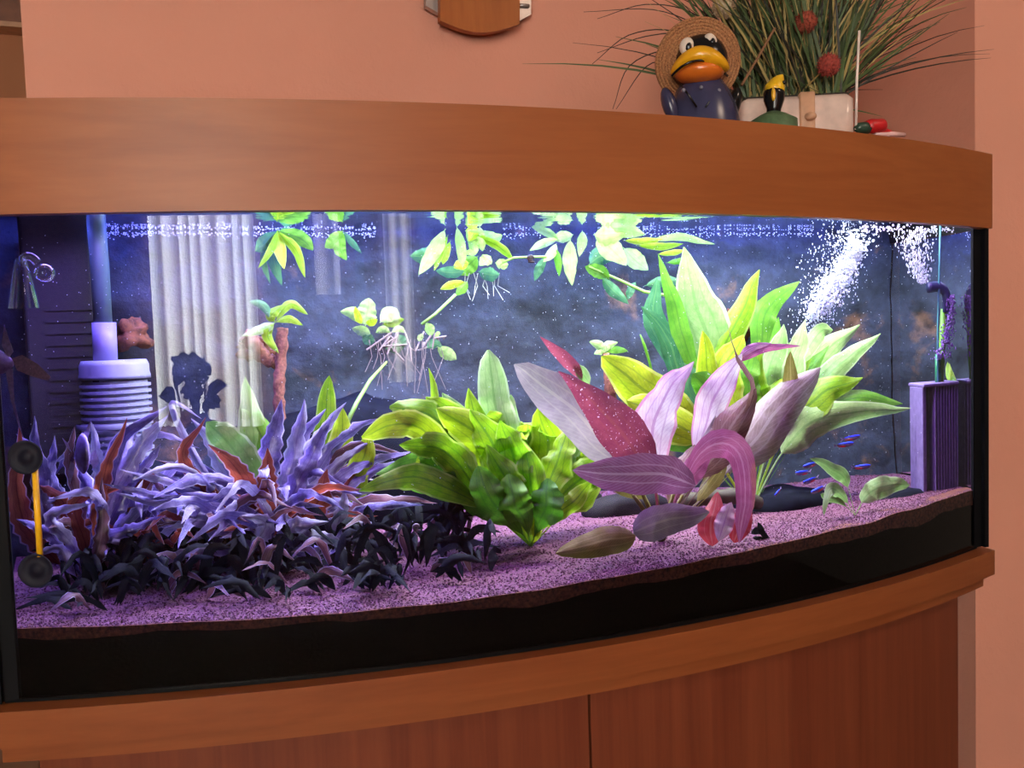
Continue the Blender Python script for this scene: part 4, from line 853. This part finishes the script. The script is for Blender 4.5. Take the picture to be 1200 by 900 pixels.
for px, py, Y, s, tl_, lab in neons:
    c = W(px, py, Y); u_ = pxs(px, py, Y); ax = Vector((s*math.cos(tl_)*.93, -.25, math.sin(tl_)*s*-1 if s < 0 else math.sin(tl_))).normalized(); up = Vector((0, 0, 1)); up = (up-ax*up.dot(ax)).normalized()
    l = (22 if px != 911 else 12)*u_; fe = empty('neon_tetra', c, lab, 'fish', 'neon tetras at the right')
    vs, fs = fishbody(c, ax, up, l, l*.17, l*.09); fb = mesh('body', vs, fs, silver, fe, True)
    vs, fs = fishbody(c+up*l*.06+ax*l*.03, ax, up, l*.95, l*.09, l*.097); mesh('blue_stripe', vs, fs, fblue, fb, True)
    vs, fs = fishbody(c-up*l*.07-ax*l*.12, ax, up, l*.62, l*.08, l*.085); mesh('red_stripe', vs, fs, fred, fb, True)
    t0 = c-ax*l*.48; fin('tail_fin', [t0, t0-ax*l*.2+up*l*.13, t0-ax*l*.12, t0-ax*l*.2-up*l*.13], finm, fe)
angel_m = plain('violet_grey_angelfish_skin', srgb(130, 104, 150), .35, 0, .3, 300); finb = plain('brown_rayed_fin', srgb(120, 84, 100), .5, 0, .4, 400)
Y = .10; c = W(-6, 425, Y); u_ = pxs(20, 425, Y)
fe = empty('angelfish', c, 'dark violet angelfish with fanned tail at the left edge', 'fish')
vs, fs = fishbody(c, Vector((-1, 0, .1)).normalized(), Vector((.1, 0, 1)).normalized(), 40*u_, 22*u_, 5*u_); mesh('body', vs, fs, angel_m, fe, True)
fin('tail_fin', [W(14, 420, Y), W(26, 416, Y), W(44, 426, Y), W(60, 442, Y), W(56, 446, Y), W(40, 442, Y), W(20, 434, Y)], finb, fe)
fin('dorsal_fin', [W(2, 405, Y), W(5, 380, Y), W(9, 392, Y), W(16, 412, Y), W(10, 420, Y)], angel_m, fe)
fin('anal_fin', [W(6, 432, Y), W(15, 432, Y), W(17, 470, Y), W(24, 500, Y), W(29, 517, Y), W(22, 500, Y), W(13, 470, Y)], angel_m, fe)
Y = .12; c = W(96, 532, Y); u_ = pxs(96, 532, Y); fe = empty('angelfish', c, 'pale lilac angelfish hovering between the left crypt leaves', 'fish')
pal = plain('pale_lilac_angelfish_skin', srgb(176, 160, 210), .3, 0, .25, 300)
vs, fs = fishbody(c, Vector((.45, -.8, .25)).normalized(), Vector((0, .1, 1)).normalized(), 30*u_, 30*u_, 7*u_); mesh('body', vs, fs, pal, fe, True)
fin('dorsal_fin', [W(92, 512, Y), W(100, 505, Y), W(107, 491, Y), W(105, 508, Y), W(102, 518, Y)], pal, fe); fin('anal_fin', [W(88, 545, Y), W(86, 556, Y), W(82, 568, Y), W(80, 552, Y), W(83, 540, Y)], pal, fe)
fin('pectoral_fin', [W(84, 530, Y), W(80, 520, Y), W(73, 513, Y), W(78, 524, Y)], pal, fe); fin('tail_fin', [W(103, 536, Y), W(112, 526, Y), W(116, 540, Y), (W(110, 550, Y))], pal, fe)
# ------------------------------------------------------------------ things on the hood
HT = ZT-.001
Yr = .05; s = (A(820, 70, Yr)-A(820, 90, Yr)).length/20; c0 = A(822, 80, Yr); fwd = Vector((CAM.x-c0.x, CAM.y-c0.y, 0)).normalized(); rt = Vector((-fwd.y, fwd.x, 0)); up = Vector((0, 0, 1))
FR = Matrix((rt, fwd, up)).transposed()     # local x right, y towards viewer, z up
def loc(px, py, f=0): return A(px, py, Yr)+fwd*(f*s)
navy = plain('glazed_navy_ceramic', srgb(54, 54, 82), .25); blk = plain('glazed_black_ceramic', srgb(18, 16, 18), .2); bky = plain('glazed_yellow_beak', srgb(226, 164, 26), .25, 0, .1); bko = plain('glazed_orange_beak', srgb(212, 110, 34), .25, 0, .1); wht = plain('glazed_white', srgb(214, 200, 186), .3)
rv = empty('raven_figurine', (c0.x, c0.y, HT), 'ceramic raven figurine with big orange beak, straw hat and blue dungarees', 'figurine')
bz = A(822, 106, Yr).z-HT; bc = Vector((c0.x, c0.y, HT))
MB().lathe([(0, 0), (46*s, 0), (47*s, bz*.25), (40*s, bz*.7), (31*s, bz), (18*s, bz*1.25), (0, bz*1.3)], bc, n=28).build('body', navy, rv, True)
for sx in (-1, 1):
    MB().ball(loc(822+sx*37, 124, 2), (9*s, 11*s, 22*s), FR @ Matrix.Rotation(sx*.3, 3, 'Y'), 14, 9).build('wing', navy if sx < 0 else blk, rv, True)
    MB().tube([loc(822+sx*24, 108, 34), loc(822+sx*14, 122, 42), loc(822+sx*5, 136, 45)], 1.2*s, 6).build('strap_line', blk, rv, True)
    MB().ball(loc(822+sx*20, 116, 40), 2.6*s, None, 10, 6).build('button', plain('grey_button', srgb(120, 116, 130), .25), rv, True)
MB().ball(loc(822, 112, 38), 2.4*s, None, 10, 6).build('button', plain('grey_button', srgb(120, 116, 130), .25), rv, True)
hd = MB().ball(loc(822, 72, 0), (31*s, 29*s, 31*s), FR, 20, 14).build('head', blk, rv, True)
def beakfn(d): return 1-.18*max(0, abs(d.x)-.5)
m_ = MB().ball((0, 0, 0), (34*s, 27*s, 14*s), None, 24, 14)
m_.v = [loc(820, 76, 22)+FR @ (v+Vector((0, 0, -(abs(v.x)/(34*s))**2*13*s))) for v in m_.v]; m_.build('upper_beak', bky, rv, True)
m_ = MB().ball((0, 0, 0), (29*s, 25*s, 14*s), None, 24, 14)
m_.v = [loc(820, 90, 19)+FR @ v for v in m_.v]; m_.build('lower_beak', bko, rv, True)
m_ = MB().tube([loc(820+x, 84+(abs(x)/30)**2*9, 46-(abs(x)/32)**2*26) for x in range(-32, 33, 4)], 1.5*s, 6); m_.build('mouth_line', blk, rv, True)
for px, py, a in ((805, 61, -.35), (832, 56, .25)):
    ey = MB().ball(loc(px, py, 23), (8*s, 6*s, 10*s), FR @ Matrix.Rotation(-a, 3, 'Y'), 14, 10).build('eye', wht, rv, True)
    pu_ = MB().ball(loc(px+2, py+2, 28.3), (4.2*s, 2.2*s, 5.5*s), FR, 12, 8).build('pupil', blk, ey, True)
strawm = Mat('woven_straw'); v = strawm.coord(); n1 = strawm.noise(v, 520, 2); strawm.base(strawm.ramp(n1, [(.3, srgb(120, 72, 44)), (.7, srgb(196, 140, 92))])).set(Roughness=.8); strawm.bump(n1, .8, .002); strawm = strawm.m
hax = (fwd*.86+up*-.30+rt*.12).normalized(); hc = loc(818, 72, -4); pr = [(26*s, 2*s)]
for k in range(7): r = (26+k*3.6)*s; z = -(k*.5)*s; pr += [(r, z+.4*s), (r+.9*s, z+2.8*s), (r+2.3*s, z+2.8*s), (r+3.2*s, z+.4*s)]
pr += [(51*s, -4*s), (50*s, -6*s)]
for k in range(7): r = (48-k*3.6)*s; z = -(6-k*.2)*s; pr += [(r, z), (r-1.8*s, z-1.4*s)]
pr += [(30*s, -6*s), (30*s, -20*s), (26*s, -27*s), (12*s, -31*s), (0, -31*s)]
hat = MB().lathe(pr, hc, hax, 40); q_ = []
hat.v = [v_+hax*(1.1*s*math.sin(40*math.atan2((v_-hc).dot(rt), (v_-hc).dot(up)))*(1 if (v_-hc).length > 25*s else 0)) for v_ in hat.v]
hat.build('straw_hat', strawm, rv, True)
# planter with ornamental grass
pR = A(1003, 140, .045); pL = A(868, 135, .11); zt = A(985, 106, .045).z; d = Vector((pR.x-pL.x, pR.y-pL.y, 0)); ln = d.length; d.normalize(); nb = Vector((-d.y, d.x, 0)); nb = nb if nb.y > 0 else -nb
PR_ = Matrix((d, nb, up)).transposed(); pc = Vector(((pR.x+pL.x)/2, (pR.y+pL.y)/2, (HT+zt)/2))+nb*.04
cer = plain('cream_glazed_ceramic', srgb(214, 190, 178), .22); tan = plain('tan_wooden_band', srgb(196, 150, 118), .5)
pl = empty('grass_planter', (pc.x, pc.y, HT), 'cream rectangular planter with ornamental grass and thistle balls', 'planter')
MB().box(pc, (ln, .08, zt-HT), PR_, .012).build('trough', cer, pl, True)
MB().box(pc+up*((zt-HT)/2), (ln-.014, .066, .004), PR_).build('soil', plain('dark_potting_soil', (.03, .02, .014, 1), .9), pl)
for t, wd in ((.58, .021), (.30, .012)):
    p = pL+d*(ln*t); MB().box(Vector((p.x, p.y, pc.z+.001))-nb*.001+nb*.04, (wd, .085, zt-HT+.004), PR_, .003).build('band', tan, pl, True)
kn = pL+d*(ln*.60); kn = Vector((kn.x, kn.y, A(955, 140, .08).z))
MB().ball(kn-nb*.006, (.008, .008, .006), None, 12, 8).build('wooden_knob', tan, pl, True)
gg = plain('grass_green', srgb(74, 92, 52), .55, 0, .4, 12); gs = plain('grass_straw', srgb(170, 150, 92), .6, 0, .3, 12); gd = plain('grass_dark', srgb(44, 40, 30), .6)
def blades(name, n, mat, fan, wd, hgt):
    vs, fs = [], []
    for k in range(n):
        p = pL+d*(ln*random.uniform(.08, .92))+nb*random.uniform(.012, .068); p = Vector((p.x, p.y, zt-.004)); a = random.gauss(0, fan); lean = Vector((math.sin(a), random.uniform(-.3, .15), math.cos(a))).normalized()
        h = random.uniform(*hgt); side = lean.cross(Vector((0, 1, .1))).normalized(); side = Matrix.Rotation(random.uniform(-.8, .8), 3, lean) @ side; dr = random.uniform(0, .5); b0 = len(vs); w_ = random.uniform(*wd)
        for i in range(8):
            t = i/7; c = p+lean*(h*t)+Vector((lean.x*.7, -.05, -.6))*(h*dr*t*t); ww = w_*(1-t**2.5)+.0002; vs += [c-side*ww, c+side*ww]
        fs += [(b0+2*i, b0+2*i+1, b0+2*i+3, b0+2*i+2) for i in range(7)]
    o = mesh(name, vs, fs, mat, pl); o['kind'] = 'stuff'; return o
blades('green_blades', 400, gg, .42, (.0010, .0024), (.14, .34)); blades('straw_blades', 130, gs, .40, (.0007, .0018), (.14, .34)); blades('dark_blades', 220, gd, .45, (.0006, .0014), (.12, .30))
m_ = MB()
for pts in (((875, 95), (830, 40), (770, 12), (684, 14)), ((870, 90), (800, 40), (740, 40), (694, 75)), ((870, 100), (800, 60), (740, 75), (718, 128)), ((865, 100), (800, 78), (760, 76), (722, 128)), ((880, 80), (820, 20), (760, 5), (700, 22)), ((870, 90), (810, 44), (760, 42), (700, 62)), ((870, 80), (830, 20), (790, -5), (740, -12)), ((1010, 90), (1035, 50), (1060, 20), (1085, -10)), ((1000, 90), (1030, 45), (1055, 10), (1070, -15))):
    m_.tube(catmull([A(x, y, .16) for x, y in pts], 16), [.0011*(1-i/17)+.0003 for i in range(17)], 4)
o = m_.build('long_blades', gd, pl); o['kind'] = 'stuff'
for px, py, r, col, Yb in ((944, 26, 14, srgb(140, 62, 44), .06), (971, 76, 14.5, srgb(150, 60, 50), .04), (848, 8, 15, srgb(190, 170, 140), .10), (905, 2, 12, srgb(150, 90, 70), .1)):
    c = A(px, py, Yb); rr = r*(A(px, py-5, Yb)-A(px, py+5, Yb)).length/10; mm = plain('thistle_ball', col, .9, 0, .4, 300, .8)
    tb = MB().ball(c, rr*.86, None, 18, 12).build('thistle_ball', mm, pl, True); sp_ = MB()
    for k in range(240):
        dd = Vector((g(0, 1), g(0, 1), g(0, 1))).normalized(); sd = dd.orthogonal().normalized()*rr*.06; sd2 = dd.cross(sd).normalized()*rr*.06
        sp_.add([c+dd*rr*.8+sd, c+dd*rr*.8-sd*.5+sd2, c+dd*rr*.8-sd*.5-sd2, c+dd*rr*1.04], [(0, 1, 3), (1, 2, 3), (2, 0, 3)])
    bs = sp_.build('bristles', mm, tb); bs['kind'] = 'stuff'
    MB().tube([c, Vector((c.x*.4+pc.x*.6, c.y*.4+pc.y*.6, c.z*.4+zt*.6)), Vector((pc.x, pc.y, zt-.004))], .0012, 5).build('thistle_stem', gs, pl)
MB().tube([A(869, 100, .05), A(888, 68, .05), A(908, 33, .05)], .0016, 6).build('twig', plain('brown_twig', srgb(130, 90, 60), .7), pl)
# little bird figurine, rod, wooden tulip
Yv = .0; c = A(906, 140, Yv); s = (A(906, 100, Yv)-A(906, 120, Yv)).length/20
bf = empty('bird_figurine', (c.x, c.y, HT), 'small black bird figurine with yellow upturned head on a green mound', 'figurine'); zz = lambda py: A(906, py, Yv).z
MB().lathe([(29*s, HT-c.z), (28*s, zz(142)-c.z), (16*s, zz(135)-c.z), (7*s, zz(131)-c.z), (0, zz(130)-c.z)], c, n=24).build('green_mound', plain('mossy_green_ceramic', srgb(76, 100, 68), .5, 0, .2, 200), bf, True)
def tb2(rows, n=16):
    return MB().tube([A(x, y, Yv) for x, y, r in rows], [r*s for x, y, r in rows], n)
tb2([(906, 136, 8), (907, 128, 8.5), (907, 118, 12), (907, 110, 12.5), (908, 104, 11)]).build('body', blk, bf, True)
hdb = tb2([(906, 111, 11), (908, 104, 12), (911, 97, 9), (914, 92, 5.5), (917, 88, 1.5)]).build('head', plain('yellow_glaze', srgb(224, 176, 30), .3), bf, True)
MB().ball(A(913, 99, Yv)-Vector((0, 9*s, 0)), 2.6*s, None, 10, 6).build('eye', blk, hdb, True)
MB().ball(A(900, 113, Yv)-Vector((0, 10*s, 0)), (2.5*s, 3*s, 8*s), None, 10, 8).build('wing_patch', plain('yellow_glaze', srgb(214, 160, 40), .3), bf, True)
rod = MB().tube([A(1003, 152, -.005), A(1004, 95, -.005), A(1007, 36, -.005)], .0017, 8).build('white_rod', plain('white_painted_stick', srgb(232, 214, 204), .4), None, True)
rod.location.z = 0; tag(rod, 'thin white stick standing upright in front of the planter corner', 'stick')
Yk = -.005; tu = empty('wooden_tulip', A(1030, 158, Yk), 'red wooden tulip lying on the hood beside the planter', 'ornament'); k_ = (A(1020, 140, Yk)-A(1020, 150, Yk)).length/10
red = plain('red_painted_wood', srgb(196, 30, 34), .4); gr = plain('dark_green_painted_wood', srgb(40, 66, 52), .4)
def hz(px, py): p = A(px, py, Yk); return p
MB().tube([hz(1002, 151), hz(1006, 150), hz(1012, 150), hz(1017, 150)], [3*k_, 6*k_, 7*k_, 7*k_], 14).build('green_calyx', gr, tu, True)
MB().tube([hz(1015, 149), hz(1020, 148), hz(1028, 148), hz(1034, 147), hz(1037, 147)], [7*k_, 8.5*k_, 8.5*k_, 8*k_, 4*k_], 16).build('red_bud', red, tu, True)
MB().tube([hz(1026, 153), hz(1036, 153), hz(1045, 155)], [4*k_, 4*k_, 2*k_], 10).build('red_petal', red, tu, True)
MB().tube([hz(1025, 158), hz(1042, 157), hz(1060, 158)], [3.5*k_, 3.5*k_, 2.5*k_], 10).build('pink_base', plain('pale_pink_wood', srgb(224, 180, 176), .4), tu, True)
# wall clock whose lower end hangs into view
ck = empty('wall_clock', A(560, 30, YB), 'wooden wall clock with curved lower end and silver side plates', 'clock')
def prismY(poly, y0, y1):
    n = len(poly); m = MB(); return m.add([(p[0], y, p[1]) for y in (y0, y1) for p in poly], [tuple(range(n)), tuple(range(n, 2*n))[::-1]]+[(i, (i+1) % n, n+(i+1) % n, n+i)[::-1] for i in range(n)])
def PP(lst, Y): return [(A(x, y, Y).x, A(x, y, Y).z) for x, y in lst]
cw = wood('clock_beech', srgb(150, 80, 30), srgb(172, 98, 42), (30, 30, 3)); silv = plain('brushed_silver', srgb(170, 160, 156), .3, .6)
arc = [(515+93*i/12, 25+12*math.sin(math.pi*(i/12))*1.0+(4 if False else 4*(i/12))) for i in range(13)]
prismY(PP([(516, -260)]+arc+[(609, -256)], YB-.03), YB-.034, YB-.02).build('wooden_front', cw, ck)
prismY(PP([(498, -230), (498, 8), (516, 18), (517, -230)], YB-.015), YB-.02, YB-.008).build('side_plate', silv, ck)
prismY(PP([(607, -230), (607, 26), (621, 18), (623, -230)], YB-.015), YB-.02, YB-.008).build('side_plate', silv, ck)
prismY(PP([(520, -240), (520, 14), (602, 18), (602, -236)], YB-.01), YB-.01, YB-.001).build('wall_mount', silv, ck)
MB().tube([A(607, 6, YB-.022), A(620, 7, YB-.022)], .003, 10).build('pin', silv, ck, True)
